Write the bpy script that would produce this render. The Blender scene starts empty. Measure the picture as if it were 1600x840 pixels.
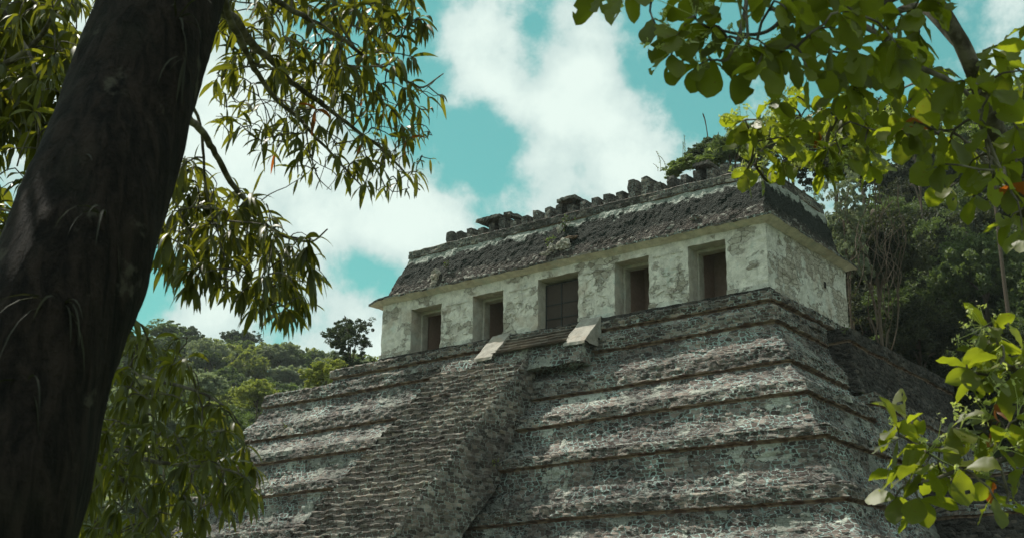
import bpy, math, random
import numpy as np
from mathutils import Matrix, Vector

# ------------------------------------------------------------------ camera
random.seed(7)
rng = np.random.default_rng(11)
SC = bpy.context.scene
F_PX, PITCH, YAW, ROLL = 2040.9895, 0.3106592, -0.6487345, 0.0098339
CAM = np.array([24.118755, -50.482858, -16.869107])
fwd = np.array([math.sin(YAW) * math.cos(PITCH), math.cos(YAW) * math.cos(PITCH), math.sin(PITCH)])
rgt = np.array([math.cos(YAW), -math.sin(YAW), 0.0])
upv = np.cross(rgt, fwd)
R2 = rgt * math.cos(ROLL) + upv * math.sin(ROLL)
U2 = -rgt * math.sin(ROLL) + upv * math.cos(ROLL)
cd = bpy.data.cameras.new("camera"); cam = bpy.data.objects.new("camera", cd)
SC.collection.objects.link(cam); SC.camera = cam
cam.matrix_world = Matrix(((R2[0], U2[0], -fwd[0], CAM[0]), (R2[1], U2[1], -fwd[1], CAM[1]),
                           (R2[2], U2[2], -fwd[2], CAM[2]), (0, 0, 0, 1)))
cd.sensor_width = 36; cd.lens = F_PX / 1600 * 36; cd.clip_start = .05; cd.clip_end = 5000
cd.dof.use_dof = True; cd.dof.focus_distance = 50; cd.dof.aperture_fstop = 10

def ray(px, py):
    return fwd + (px - 800) / F_PX * R2 - (py - 420) / F_PX * U2
def at(px, py, d):                      # a point of the place, d metres in front of where the photographer stood
    return CAM + ray(px, py) * d
def dirn(px, py):
    r = ray(px, py); return r / np.linalg.norm(r)

# ------------------------------------------------------------------ sun and sky
SUN = np.array([-.55, .035, .83]); SUN /= np.linalg.norm(SUN)
sl = bpy.data.lights.new("sun", 'SUN'); sl.energy = 4.9; sl.angle = math.radians(.53); sl.color = (1, .96, .84)
so = bpy.data.objects.new("sun", sl); SC.collection.objects.link(so)
so.rotation_euler = Vector(SUN).to_track_quat('Z', 'Y').to_euler()

class NT:
    def __init__(s, nt): s.nt = nt; s.n = nt.nodes; s.l = nt.links
    def set(s, inp, v):
        if isinstance(v, bpy.types.NodeSocket): s.l.new(v, inp)
        elif v is not None:
            try: inp.default_value = v
            except Exception: inp.default_value = (*v, 1)
    def math(s, op, a, b=None, c=None, clamp=False):
        n = s.n.new('ShaderNodeMath'); n.operation = op; n.use_clamp = clamp
        s.set(n.inputs[0], a); s.set(n.inputs[1], b)
        if c is not None: s.set(n.inputs[2], c)
        return n.outputs[0]
    def vec(s, op, a, b=None, out=0):
        n = s.n.new('ShaderNodeVectorMath'); n.operation = op; s.set(n.inputs[0], a)
        if b is not None:
            s.set(n.inputs[3] if op == 'SCALE' else n.inputs[1], b)
        return n.outputs[out]
    def mix(s, f, a, b, mode='MIX'):
        n = s.n.new('ShaderNodeMix'); n.data_type = 'RGBA'; n.blend_type = mode
        s.set(n.inputs[0], f); s.set(n.inputs[6], a); s.set(n.inputs[7], b); return n.outputs[2]
    def noise(s, v, scale, detail=4, rough=.55, out=0, dist=0):
        n = s.n.new('ShaderNodeTexNoise'); s.set(n.inputs['Vector'], v)
        n.inputs['Scale'].default_value = scale; n.inputs['Detail'].default_value = detail
        n.inputs['Roughness'].default_value = rough; n.inputs['Distortion'].default_value = dist
        return n.outputs[out]
    def vor(s, v, scale, feat, out, rand=.9, dim='3D'):
        n = s.n.new('ShaderNodeTexVoronoi'); n.voronoi_dimensions = dim; n.feature = feat; s.set(n.inputs['Vector'], v)
        n.inputs['Scale'].default_value = scale; n.inputs['Randomness'].default_value = rand
        return n.outputs[out]
    def mr(s, v, a, b, c=0, d=1):
        n = s.n.new('ShaderNodeMapRange'); n.interpolation_type = 'SMOOTHSTEP'
        s.set(n.inputs[0], v); s.set(n.inputs[1], a); s.set(n.inputs[2], b); s.set(n.inputs[3], c); s.set(n.inputs[4], d)
        return n.outputs[0]

w = bpy.data.worlds.new("World"); SC.world = w; w.use_nodes = True
W_ = NT(w.node_tree); W_.n.clear()
sky = W_.n.new('ShaderNodeTexSky'); sky.sky_type = 'NISHITA'; sky.sun_disc = False
sky.sun_elevation = math.asin(SUN[2]); sky.sun_rotation = math.atan2(SUN[0], SUN[1])
sky.air_density = 1.0; sky.dust_density = .6; sky.ozone_density = 1
tc = W_.n.new('ShaderNodeTexCoord'); D = W_.vec('NORMALIZE', tc.outputs['Generated'])
# banks of cloud and gaps of clear sky, each given by its bearing in the sky
blobs = [(600, 0, 2.5, -0.20), (678, 0, 2.5, -0.56), (756, 0, 2.5, 0.48), (834, 0, 2.5, -0.20), (912, 0, 2.5, 0.33), (990, 0, 2.5, -0.33), (1068, 0, 2.5, -0.46), (600, 75, 2.5, -0.51), (756, 75, 2.5, 0.46), (834, 75, 2.5, -0.38), (912, 75, 2.5, 0.62), (990, 75, 2.5, -0.39), (600, 150, 2.5, -0.14), (678, 150, 2.5, -0.32), (756, 150, 2.5, 0.28), (834, 150, 2.5, 0.20), (912, 150, 2.5, 0.69), (990, 150, 2.5, 0.08), (1068, 150, 2.5, -0.52), (600, 225, 2.5, -0.09), (678, 225, 2.5, -0.38), (756, 225, 2.5, -0.80), (834, 225, 2.5, 0.26), (912, 225, 2.5, 0.42), (990, 225, 2.5, 0.55), (1068, 225, 2.5, -0.25), (600, 300, 2.5, 0.20), (678, 300, 2.5, 0.11), (756, 300, 2.5, -0.25), (834, 300, 2.5, 0.34), (990, 300, 2.5, 0.56), (1068, 300, 2.5, 0.12), (678, 375, 2.5, 0.68), (756, 375, 2.5, 0.10), (834, 375, 2.5, -0.09), (200, 0, 3.4, 0.26), (440, 0, 3.4, -0.32), (560, 0, 3.4, -0.31), (200, 100, 3.4, -0.20), (320, 100, 3.4, 0.37), (440, 100, 3.4, -0.11), (560, 100, 3.4, 0.14), (320, 200, 3.4, 0.49), (440, 200, 3.4, 0.72), (560, 200, 3.4, -0.18), (200, 300, 3.4, 0.33), (320, 300, 3.4, 0.68), (440, 300, 3.4, 0.21), (560, 300, 3.4, 0.90), (200, 400, 3.4, -0.13), (320, 400, 3.4, 0.37), (440, 400, 3.4, 0.46), (560, 400, 3.4, 0.07), (200, 470, 3.4, -1.04), (320, 470, 3.4, -0.22), (440, 470, 3.4, 0.28), (560, 470, 3.4, -0.79), (200, 540, 3.4, 0.39), (320, 540, 3.4, 0.79), (440, 540, 3.4, -0.68), (560, 540, 3.4, 1.31), (60, 60, 7, 0.66), (60, 250, 7, 0.34), (1300, 60, 7, -0.81), (1450, 120, 7, -0.21)]
acc = None
for px, py, deg, wt in blobs:
    dn = dirn(px, py)
    dot = W_.vec('DOT_PRODUCT', D, tuple(dn), out=1)
    m = W_.mr(dot, math.cos(math.radians(deg)), math.cos(math.radians(deg * .15)), 0, wt * .55)
    acc = m if acc is None else W_.math('ADD', acc, m)
back = W_.vec('DOT_PRODUCT', D, tuple(-fwd), out=1)       # broken cloud added outside the view to whiten the ambient light
acc = W_.math('ADD', acc, W_.mr(back, -.75, -.2, 0, .12))
n1 = W_.noise(D, 7, 12, .62, dist=.3)
n2 = W_.noise(D, 22, 8, .6)
v = W_.math('ADD', W_.math('MULTIPLY', W_.math('SUBTRACT', n1, .5), 1.5), W_.math('MULTIPLY', W_.math('SUBTRACT', n2, .5), 1.3))
v = W_.math('ADD', v, acc)
n3 = W_.noise(D, 60, 6, .65)
v = W_.math('ADD', v, W_.math('MULTIPLY', W_.math('SUBTRACT', n3, .5), .45))
mask = W_.mr(v, -.36, .16)
shade = W_.mr(W_.math('ADD', v, W_.math('MULTIPLY', W_.noise(W_.vec('ADD', D, (.03, .02, .05)), 9, 6, .55), .9)), .35, 1.15)
ccol = W_.mix(shade, (4.6, 5.7, 5.5, 1), (6.3, 7.3, 6.8, 1))
tint = W_.mix(1, sky.outputs[0], (.7, 1.7, 1.0, 1), 'MULTIPLY')
tint = W_.mix(.62, tint, (.85, 2.6, 2.75, 1))
colr = W_.mix(mask, tint, ccol)
bg = W_.n.new('ShaderNodeBackground'); W_.l.new(colr, bg.inputs[0]); bg.inputs[1].default_value = .095
wo = W_.n.new('ShaderNodeOutputWorld'); W_.l.new(bg.outputs[0], wo.inputs[0])
vs = SC.view_settings; vs.view_transform = 'Standard'; vs.look = 'None'; vs.exposure = .47; vs.gamma = 1
cy = SC.cycles; cy.use_denoising = True; cy.max_bounces = 6; cy.diffuse_bounces = 3; cy.transmission_bounces = 4
cy.transparent_max_bounces = 4; cy.use_adaptive_sampling = True; cy.adaptive_threshold = .02; cy.sample_clamp_indirect = 6

# ------------------------------------------------------------------ numpy noise
def h3(ix, iy, iz, seed=0):
    h = (ix.astype(np.int64) * 374761393 + iy.astype(np.int64) * 668265263 + iz.astype(np.int64) * 2147483647 + seed * 974711) & 0xffffffff
    h = ((h ^ (h >> 13)) * 1274126177) & 0xffffffff
    h = ((h ^ (h >> 16)) * 2246822519) & 0xffffffff
    return ((h ^ (h >> 15)) & 0xffffff) / float(0xffffff)
def vn(P, seed=0):                      # value noise in -1..1
    f = np.floor(P); t = P - f; t = t * t * (3 - 2 * t); i = f.astype(np.int64)
    o = 0
    for a in (0, 1):
        for b in (0, 1):
            for c in (0, 1):
                wgt = (t[:, 0] if a else 1 - t[:, 0]) * (t[:, 1] if b else 1 - t[:, 1]) * (t[:, 2] if c else 1 - t[:, 2])
                o = o + wgt * h3(i[:, 0] + a, i[:, 1] + b, i[:, 2] + c, seed)
    return o * 2 - 1
def vn3(P, s): return np.stack([vn(P, s), vn(P + 31.7, s + 1), vn(P - 17.3, s + 2)], 1)
def rough(P, amp=.03, f=3.0, amp2=.012, f2=9.0, seed=0):
    return P + amp * vn3(P * f, seed) + amp2 * vn3(P * f2, seed + 9)
def worley(u, v, seed=0):               # returns F1, F2, cell random
    iu = np.floor(u); iv = np.floor(v)
    f1 = np.full(len(u), 9.); f2 = np.full(len(u), 9.); rc = np.zeros(len(u))
    for a in (-1, 0, 1):
        for b in (-1, 0, 1):
            cu = iu + a; cv = iv + b; z = np.zeros_like(cu)
            px = cu + h3(cu, cv, z, seed); py = cv + h3(cu, cv, z, seed + 5)
            d = np.hypot(u - px, v - py); r = h3(cu, cv, z, seed + 11)
            m = d < f1
            f2 = np.where(m, f1, np.minimum(f2, d)); rc = np.where(m, r, rc); f1 = np.where(m, d, f1)
    return f1, f2, rc

# ------------------------------------------------------------------ object helpers
def tag(o, label=None, cat=None, group=None, kind=None):
    if label: o['label'] = label
    if cat: o['category'] = cat
    if group: o['group'] = group
    if kind: o['kind'] = kind
    return o
def empty(name, loc=(0, 0, 0)):
    o = bpy.data.objects.new(name, None); o.location = tuple(float(c) for c in loc); SC.collection.objects.link(o); return o
def mesh_of(name, V, Fq, mats, midx=None, smooth=False):
    V = np.asarray(V, dtype=np.float32)
    me = bpy.data.meshes.new(name)
    if isinstance(Fq, np.ndarray):
        k = Fq.shape[1]; me.vertices.add(len(V)); me.vertices.foreach_set('co', V.ravel())
        me.loops.add(Fq.size); me.loops.foreach_set('vertex_index', Fq.ravel().astype(np.int32))
        me.polygons.add(len(Fq)); me.polygons.foreach_set('loop_start', np.arange(0, Fq.size, k, dtype=np.int32))
        me.polygons.foreach_set('loop_total', np.full(len(Fq), k, dtype=np.int32))
    else:
        me.from_pydata([tuple(map(float, p)) for p in V], [], Fq)
    for m in (mats if isinstance(mats, (list, tuple)) else [mats]): me.materials.append(m)
    if midx is not None: me.polygons.foreach_set('material_index', np.asarray(midx, dtype=np.int32))
    me.polygons.foreach_set('use_smooth', np.full(len(me.polygons), smooth))
    me.update(calc_edges=True)
    return me
def obj(name, me, parent=None):
    o = bpy.data.objects.new(name, me); SC.collection.objects.link(o)
    if parent is not None:
        o.parent = parent
        off = parent.location
        if parent.parent is not None: off = off + parent.parent.location
        if off.length > 0: o.location = -off          # meshes are written in world coordinates
    return o
class MB:
    def __init__(s): s.V = []; s.F = []; s.n = 0; s.M = []
    def add(s, V, F, m=0):
        V = np.asarray(V, float); F = np.asarray(F, int)
        s.V.append(V); s.F.append(F + s.n); s.n += len(V); s.M.append(np.full(len(F), m))
    def patch(s, a, b, c, d, nu, nv, m=0):            # bilinear grid, a-b along u, a-d along v
        a, b, c, d = [np.asarray(p, float) for p in (a, b, c, d)]
        u = np.linspace(0, 1, nu + 1)[None, :, None]; v = np.linspace(0, 1, nv + 1)[:, None, None]
        P = (a * (1 - u) + b * u) * (1 - v) + (d * (1 - u) + c * u) * v
        s.grid(P, m)
    def grid(s, P, m=0, keep=None):
        nv, nu = P.shape[:2]; idx = np.arange(nv * nu).reshape(nv, nu)
        F = np.stack([idx[:-1, :-1], idx[:-1, 1:], idx[1:, 1:], idx[1:, :-1]], -1).reshape(-1, 4)
        if keep is not None: F = F[keep.ravel()]
        s.add(P.reshape(-1, 3), F, m)
    def box(s, x0, x1, y0, y1, z0, z1, r=.12, m=0):
        nx, ny, nz = [max(1, int(round(abs(q) / r))) for q in (x1 - x0, y1 - y0, z1 - z0)]
        s.patch((x0, y0, z0), (x1, y0, z0), (x1, y0, z1), (x0, y0, z1), nx, nz, m)
        s.patch((x1, y1, z0), (x0, y1, z0), (x0, y1, z1), (x1, y1, z1), nx, nz, m)
        s.patch((x1, y0, z0), (x1, y1, z0), (x1, y1, z1), (x1, y0, z1), ny, nz, m)
        s.patch((x0, y1, z0), (x0, y0, z0), (x0, y0, z1), (x0, y1, z1), ny, nz, m)
        s.patch((x0, y0, z1), (x1, y0, z1), (x1, y1, z1), (x0, y1, z1), nx, ny, m)
        s.patch((x0, y1, z0), (x1, y1, z0), (x1, y0, z0), (x0, y0, z0), nx, ny, m)
    def tube(s, pts, rad, k=7, m=0):
        pts = np.asarray(pts, float); n = len(pts); rad = np.broadcast_to(np.asarray(rad, float), (n,))
        t = np.gradient(pts, axis=0); t /= np.linalg.norm(t, axis=1)[:, None] + 1e-9
        ref = np.array([.31, .17, .93]) if abs(t[0, 2]) < .8 else np.array([.9, .3, .1])
        a = np.cross(t, ref); a /= np.linalg.norm(a, axis=1)[:, None] + 1e-9; b = np.cross(t, a)
        th = np.linspace(0, 2 * np.pi, k, endpoint=False)
        P = pts[:, None] + rad[:, None, None] * (np.cos(th)[None, :, None] * a[:, None] + np.sin(th)[None, :, None] * b[:, None])
        i = np.arange(n * k).reshape(n, k); j = np.roll(i, -1, 1)
        s.add(P.reshape(-1, 3), np.stack([i[:-1], j[:-1], j[1:], i[1:]], -1).reshape(-1, 4), m)
    def build(s, name, mats, parent=None, fn=None, smooth=False):
        V = np.concatenate(s.V); F = np.concatenate(s.F)
        if fn: V = fn(V)
        return obj(name, mesh_of(name, V, F, mats, np.concatenate(s.M), smooth), parent)

# ------------------------------------------------------------------ materials
def new_mat(name):
    m = bpy.data.materials.new(name); m.use_nodes = True; N = NT(m.node_tree)
    b = m.node_tree.nodes['Principled BSDF']; b.inputs['Roughness'].default_value = .95
    b.inputs['Specular IOR Level'].default_value = .2
    return m, N, b
def pos(N):
    g = N.n.new('ShaderNodeNewGeometry'); return g.outputs['Position']
def bump(N, b, h, strength=.8, dist=.03):
    n = N.n.new('ShaderNodeBump'); n.inputs['Strength'].default_value = strength; n.inputs['Distance'].default_value = dist
    N.set(n.inputs['Height'], h); N.l.new(n.outputs[0], b.inputs['Normal'])

def masonry(name, sc=(3.2, 3.2, 5.6), stones=((.05, .042, .038), (.15, .132, .12), (.27, .25, .225)), mortar=(.40, .46, .44),
            mort=.09, moss=.55, bd=.05, plaster=0, strat=0, coursed=.55):
    m, N, b = new_mat(name)
    p = pos(N)
    pd = N.vec('ADD', p, N.vec('SCALE', N.vec('SUBTRACT', N.noise(p, 1.7, 3, .6, 1), (.5, .5, .5)), .35))
    sx = N.n.new('ShaderNodeSeparateXYZ'); N.l.new(pd, sx.inputs[0])
    cx = N.n.new('ShaderNodeCombineXYZ'); N.set(cx.inputs[0], N.math('ADD', sx.outputs[0], sx.outputs[1])); N.set(cx.inputs[1], sx.outputs[2])
    def course(v, a, b_, rnd_, seed):                     # rows of stones, every other row shifted, jittered
        t = N.vec('MULTIPLY', N.vec('ADD', v, (seed, seed * .37, 0)), (a, b_, 0))
        sp = N.n.new('ShaderNodeSeparateXYZ'); N.l.new(t, sp.inputs[0])
        row = N.math('FLOOR', sp.outputs[1]); wn = N.n.new('ShaderNodeTexWhiteNoise'); wn.noise_dimensions = '1D'; N.set(wn.inputs['W'], row)
        cc = N.n.new('ShaderNodeCombineXYZ'); N.set(cc.inputs[0], N.math('ADD', sp.outputs[0], N.math('MULTIPLY', wn.outputs[0], 7))); N.set(cc.inputs[1], row)
        x1 = N.n.new('ShaderNodeTexVoronoi'); x1.voronoi_dimensions = '1D'; x1.feature = 'DISTANCE_TO_EDGE'; x1.inputs['Scale'].default_value = 1; x1.inputs['Randomness'].default_value = .85
        x2 = N.n.new('ShaderNodeTexVoronoi'); x2.voronoi_dimensions = '1D'; x2.inputs['Scale'].default_value = 1; x2.inputs['Randomness'].default_value = .85
        wv = N.math('ADD', sp.outputs[0], N.math('MULTIPLY', row, 17.31))
        N.set(x1.inputs['W'], wv); N.set(x2.inputs['W'], wv)
        fz = N.math('FRACT', sp.outputs[1]); ez = N.math('SUBTRACT', .5, N.math('ABSOLUTE', N.math('SUBTRACT', fz, .5)))
        return N.math('MINIMUM', N.math('MULTIPLY', x1.outputs['Distance'], 1.0), N.math('MULTIPLY', ez, 1.0)), x2.outputs['Color']
    pf = N.vec('ADD', cx.outputs[0], N.vec('SCALE', N.vec('SUBTRACT', N.noise(p, 5.5, 3, .6, 1), (.5, .5, .5)), .14))
    if strat >= 0:
        dA, rA = course(pf, sc[0], sc[2], .8, 0); 
    dB = N.vor(N.vec('MULTIPLY', pf, (sc[0], sc[2] * .95, 0)), 1, 'DISTANCE_TO_EDGE', 'Distance', rand=.72, dim='2D')
    rB = N.vor(N.vec('MULTIPLY', pf, (sc[0], sc[2] * .95, 0)), 1, 'F1', 'Color', rand=.72, dim='2D')
    dC = N.vor(N.vec('MULTIPLY', pf, (sc[0] * 1.7, sc[2] * 1.5, 0)), 1, 'DISTANCE_TO_EDGE', 'Distance', rand=.8, dim='2D')
    rC = N.vor(N.vec('MULTIPLY', pf, (sc[0] * 1.7, sc[2] * 1.5, 0)), 1, 'F1', 'Color', rand=.8, dim='2D')
    sA = N.math('GREATER_THAN', N.noise(p, .55, 3, .5), 1.02 - coursed); sC = N.math('GREATER_THAN', N.noise(N.vec('ADD', p, (9, 9, 9)), .9, 3, .5), .56)
    def sel3(a, b_, c_):
        m1 = N.mix(sC, b_, c_); return N.mix(sA, m1, a)
    dd_ = sel3(dA, dB, dC); d = N.vec('DOT_PRODUCT', dd_, (.3334, .3333, .3333), out=1)
    rnd = sel3(rA, rB, rC)
    sep = N.n.new('ShaderNodeSeparateColor'); N.l.new(rnd, sep.inputs[0]); r1, r2 = sep.outputs[0], sep.outputs[1]
    big = N.noise(p, .45, 5, .6); mid = N.noise(p, 1.5, 5, .62); fine = N.noise(p, 14, 5, .65)
    tw = N.mr(mid, .34, .62, mort * .4, mort * 1.3)
    mm = N.math('SUBTRACT', 1, N.mr(d, N.math('MULTIPLY', tw, .5), tw))
    c = N.mix(N.mr(r1, .1, .6), stones[0], stones[1]); c = N.mix(N.mr(r1, .6, .98), c, stones[2])
    warm = N.mix(r2, (.95, .95, .95, 1), (1.1, 1.0, .92, 1)); c = N.mix(1, c, warm, 'MULTIPLY')
    c = N.mix(N.mr(fine, .5, .75, 0, .35), c, tuple(x * 1.4 for x in stones[2]))
    mcol = N.mix(N.mr(fine, .3, .7), tuple(x * .6 for x in mortar), mortar)
    c = N.mix(N.math('MULTIPLY', mm, N.mr(N.noise(p, .7, 4, .6), .38, .56, .35, 1)), c, mcol)
    if plaster > 0:                                        # remnants of the old render
        pm = N.mr(N.math('ADD', N.noise(p, .9, 6, .65), N.math('MULTIPLY', big, .5)), 1.02 - plaster, 1.07 - plaster)
        c = N.mix(pm, c, N.mix(mid, (.33, .35, .31, 1), (.5, .5, .45, 1)))
    patch = N.mix(N.mr(N.noise(p, .28, 4, .6), .38, .62), (.72, .70, .70, 1), (1.3, 1.3, 1.27, 1)); c = N.mix(1, c, patch, 'MULTIPLY')
    stv = N.noise(N.vec('MULTIPLY', p, (.6, .6, 9.5)), 1, 6, .66)
    c = N.mix(N.mr(stv, .42, .3, 0, .6), c, tuple(x * .35 for x in stones[1])); c = N.mix(N.mr(stv, .56, .7, 0, .45), c, tuple(x * 1.3 for x in stones[2]))
    dark = N.mr(N.math('ADD', big, N.math('MULTIPLY', fine, .25)), .58, .8, 0, moss)
    c = N.mix(dark, c, (.035, .034, .03, 1))
    N.set(b.inputs['Base Color'], c)
    hgt = N.math('ADD', N.math('MULTIPLY', N.mr(d, 0, .14), .75), N.math('MULTIPLY', fine, .45))
    hgt = N.math('ADD', hgt, N.math('ADD', N.math('MULTIPLY', r2, .35), N.math('MULTIPLY', stv, 1.6)))
    bump(N, b, hgt, 1.0, bd)
    return m

M_terr = masonry('rubble_masonry', sc=(2.9, 2.9, 5.4), mort=.115, plaster=.2, moss=.7, bd=.03, coursed=.5, mortar=(.37, .47, .45), stones=((.045, .036, .034), (.115, .097, .09), (.21, .185, .172)))
M_band = masonry('ledge_masonry', coursed=.62, sc=(2.6, 2.6, 8.0), stones=((.04, .032, .03), (.12, .1, .09), (.27, .24, .215)), mort=.11, mortar=(.36, .42, .39), moss=.55, bd=.04)
M_stair = masonry('stair_masonry', coursed=.85, sc=(2.6, 2.6, 6.25), stones=((.05, .04, .036), (.14, .117, .105), (.27, .24, .215)), mort=.08, mortar=(.34, .38, .35), moss=.4, bd=.025)
M_step = masonry('step_stone', coursed=1, sc=(1.6, 1.6, 5), stones=((.13, .115, .1), (.17, .15, .135), (.22, .2, .18)), mort=.02, mortar=(.1, .1, .09), moss=.35, bd=.015)
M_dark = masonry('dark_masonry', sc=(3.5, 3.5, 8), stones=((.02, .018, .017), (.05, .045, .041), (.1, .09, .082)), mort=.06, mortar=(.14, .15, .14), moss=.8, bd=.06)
m, N, b = new_mat('rust_stain'); p = pos(N)
N.set(b.inputs['Base Color'], N.mix(N.mr(N.noise(p, 2.5, 5, .6), .4, .62), (.075, .04, .028, 1), (.2, .14, .1, 1))); M_rust = m

# roof cladding: dark mossy rubble with a strip of pale plaster under the band
m, N, b = new_mat('roof_masonry'); p = pos(N)
pd = N.vec('ADD', p, N.vec('SCALE', N.vec('SUBTRACT', N.noise(p, 2.5, 3, .6, 1), (.5, .5, .5)), .3))
q = N.vec('MULTIPLY', pd, (5.5, 5.5, 9))
dist = N.vor(q, 1, 'DISTANCE_TO_EDGE', 'Distance'); rc = N.vor(q, 1, 'F1', 'Color')
fine = N.noise(p, 16, 5, .7); mid = N.noise(p, 1.6, 6, .65); big = N.noise(p, .5, 3, .5)
c = N.mix(N.mr(fine, .4, .68), (.028, .024, .021, 1), (.12, .103, .085, 1))
c = N.mix(N.mr(N.vec('DOT_PRODUCT', rc, (.5, .5, 0), out=1), .66, .85, 0, .85), c, (.32, .31, .27, 1))
sx = N.n.new('ShaderNodeSeparateXYZ'); N.l.new(p, sx.inputs[0]); z = sx.outputs[2]
zz = N.math('ADD', z, N.math('MULTIPLY', N.math('SUBTRACT', mid, .5), 1.5))
mossb = N.math('MULTIPLY', N.mr(zz, 3.9, 4.4), N.math('SUBTRACT', 1, N.mr(zz, 5.45, 5.7)))
c = N.mix(N.math('MULTIPLY', mossb, .95), c, (.018, .022, .018, 1))
pl = N.mr(zz, 5.3, 5.5); c = N.mix(N.math('MULTIPLY', pl, N.mr(mid, .34, .52, .25, 1)), c, N.mix(fine, (.25, .27, .24, 1), (.5, .52, .47, 1)))
N.set(b.inputs['Base Color'], c)
bump(N, b, N.math('ADD', N.mr(dist, 0, .2), N.math('MULTIPLY', fine, .8)), 1, .06); M_roof = m

# facade plaster with stones showing through
def plaster_mat(name, expose, tone=(.56, .535, .47), cell=(2.2, 2.2, 4.4), crack=1):
    m, N, b = new_mat(name); p = pos(N)
    fine = N.noise(p, 18, 6, .65); mid = N.noise(p, 2.2, 6, .65); big = N.noise(p, .75, 5, .55)
    pd = N.vec('ADD', p, N.vec('SCALE', N.vec('SUBTRACT', N.noise(p, 2.4, 3, .6, 1), (.5, .5, .5)), .34))
    s0 = N.n.new('ShaderNodeSeparateXYZ'); N.l.new(pd, s0.inputs[0])
    c0 = N.n.new('ShaderNodeCombineXYZ'); N.set(c0.inputs[0], N.math('ADD', s0.outputs[0], s0.outputs[1])); N.set(c0.inputs[1], s0.outputs[2])
    q = N.vec('MULTIPLY', c0.outputs[0], (cell[0], cell[2], 0))
    d = N.vor(q, 1, 'DISTANCE_TO_EDGE', 'Distance', dim='2D'); rc = N.vor(q, 1, 'F1', 'Color', dim='2D')
    sep = N.n.new('ShaderNodeSeparateColor'); N.l.new(rc, sep.inputs[0])
    base = N.mix(N.mr(mid, .35, .65), tuple(x * .72 for x in tone), tone)
    base = N.mix(N.mr(big, .52, .7, 0, .6), base, (.36, .27, .2, 1))
    base = N.mix(N.mr(N.noise(p, 1.1, 4, .6, dist=.4), .55, .7, 0, .4), base, (.36, .43, .4, 1))
    st = N.mix(sep.outputs[0], (.27, .235, .19, 1), (.52, .48, .41, 1)); st = N.mix(N.mr(fine, .4, .7, 0, .5), st, (.2, .18, .15, 1))
    joint = N.math('SUBTRACT', 1, N.mr(d, .015, .07)); st = N.mix(N.math('MULTIPLY', joint, .8), st, (.12, .105, .085, 1))
    ev = N.math('ADD', N.noise(p, .62, 6, .62, dist=.3), N.math('MULTIPLY', N.math('SUBTRACT', sep.outputs[1], .5), .12))
    e = N.mr(ev, .62 - expose, .66 - expose)
    edge = N.math('SUBTRACT', 1, N.mr(N.math('ABSOLUTE', N.math('SUBTRACT', ev, .625 - expose)), .004, .014))
    c = N.mix(e, base, st); c = N.mix(N.math('MULTIPLY', edge, .65 * crack), c, (.09, .075, .06, 1))
    ck = N.math('ABSOLUTE', N.math('SUBTRACT', N.noise(p, 2.0, 5, .6, dist=.8), .5))
    c = N.mix(N.mr(ck, .0, .012, .6 * crack, 0), c, (.13, .11, .09, 1))
    c = N.mix(N.mr(fine, .56, .75, 0, .4), c, (.24, .21, .17, 1))
    sx = N.n.new('ShaderNodeSeparateXYZ'); N.l.new(N.vec('MULTIPLY', p, (6, 6, .5)), sx.inputs[0])
    streak = N.noise(N.vec('MULTIPLY', p, (5, 5, .6)), 1, 4, .6); c = N.mix(N.mr(streak, .56, .75, 0, .4), c, (.2, .19, .16, 1))
    N.set(b.inputs['Base Color'], c)
    h = N.math('SUBTRACT', N.math('MULTIPLY', fine, .35), N.math('MULTIPLY', N.math('MULTIPLY', joint, e), .6))
    h = N.math('SUBTRACT', h, N.math('MULTIPLY', edge, .5)); h = N.math('SUBTRACT', h, N.math('MULTIPLY', e, .35))
    bump(N, b, h, .9, .05); return m
M_wall = plaster_mat('old_plaster', .06, tone=(.72, .675, .60), crack=.7)
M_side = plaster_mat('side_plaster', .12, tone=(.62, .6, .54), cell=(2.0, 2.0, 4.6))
M_corn = plaster_mat('cornice_plaster', -.12, tone=(.68, .6, .5), crack=.4)
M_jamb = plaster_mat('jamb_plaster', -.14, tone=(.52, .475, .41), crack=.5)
M_slab = plaster_mat('slab_stone', -.02, tone=(.36, .33, .29), cell=(1.2, 1.2, 1.2))
def flat(name, col, rough=.8, metal=0, var=.3, sc=6):
    m, N, b = new_mat(name); p = pos(N)
    N.set(b.inputs['Base Color'], N.mix(N.noise(p, sc, 5, .6), tuple(x * (1 - var) for x in col), tuple(min(1, x * (1 + var)) for x in col)))
    b.inputs['Roughness'].default_value = rough; b.inputs['Metallic'].default_value = metal
    return m
M_iron = flat('iron', (.03, .034, .034), .6, .3)
M_inner = flat('inner_wall', (.4, .28, .23), .95)
M_soil = flat('soil', (.07, .06, .04), 1, 0, .5, 1.5)
M_path = flat('ground_grass', (.06, .085, .03), 1, 0, .5, 2)

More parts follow.
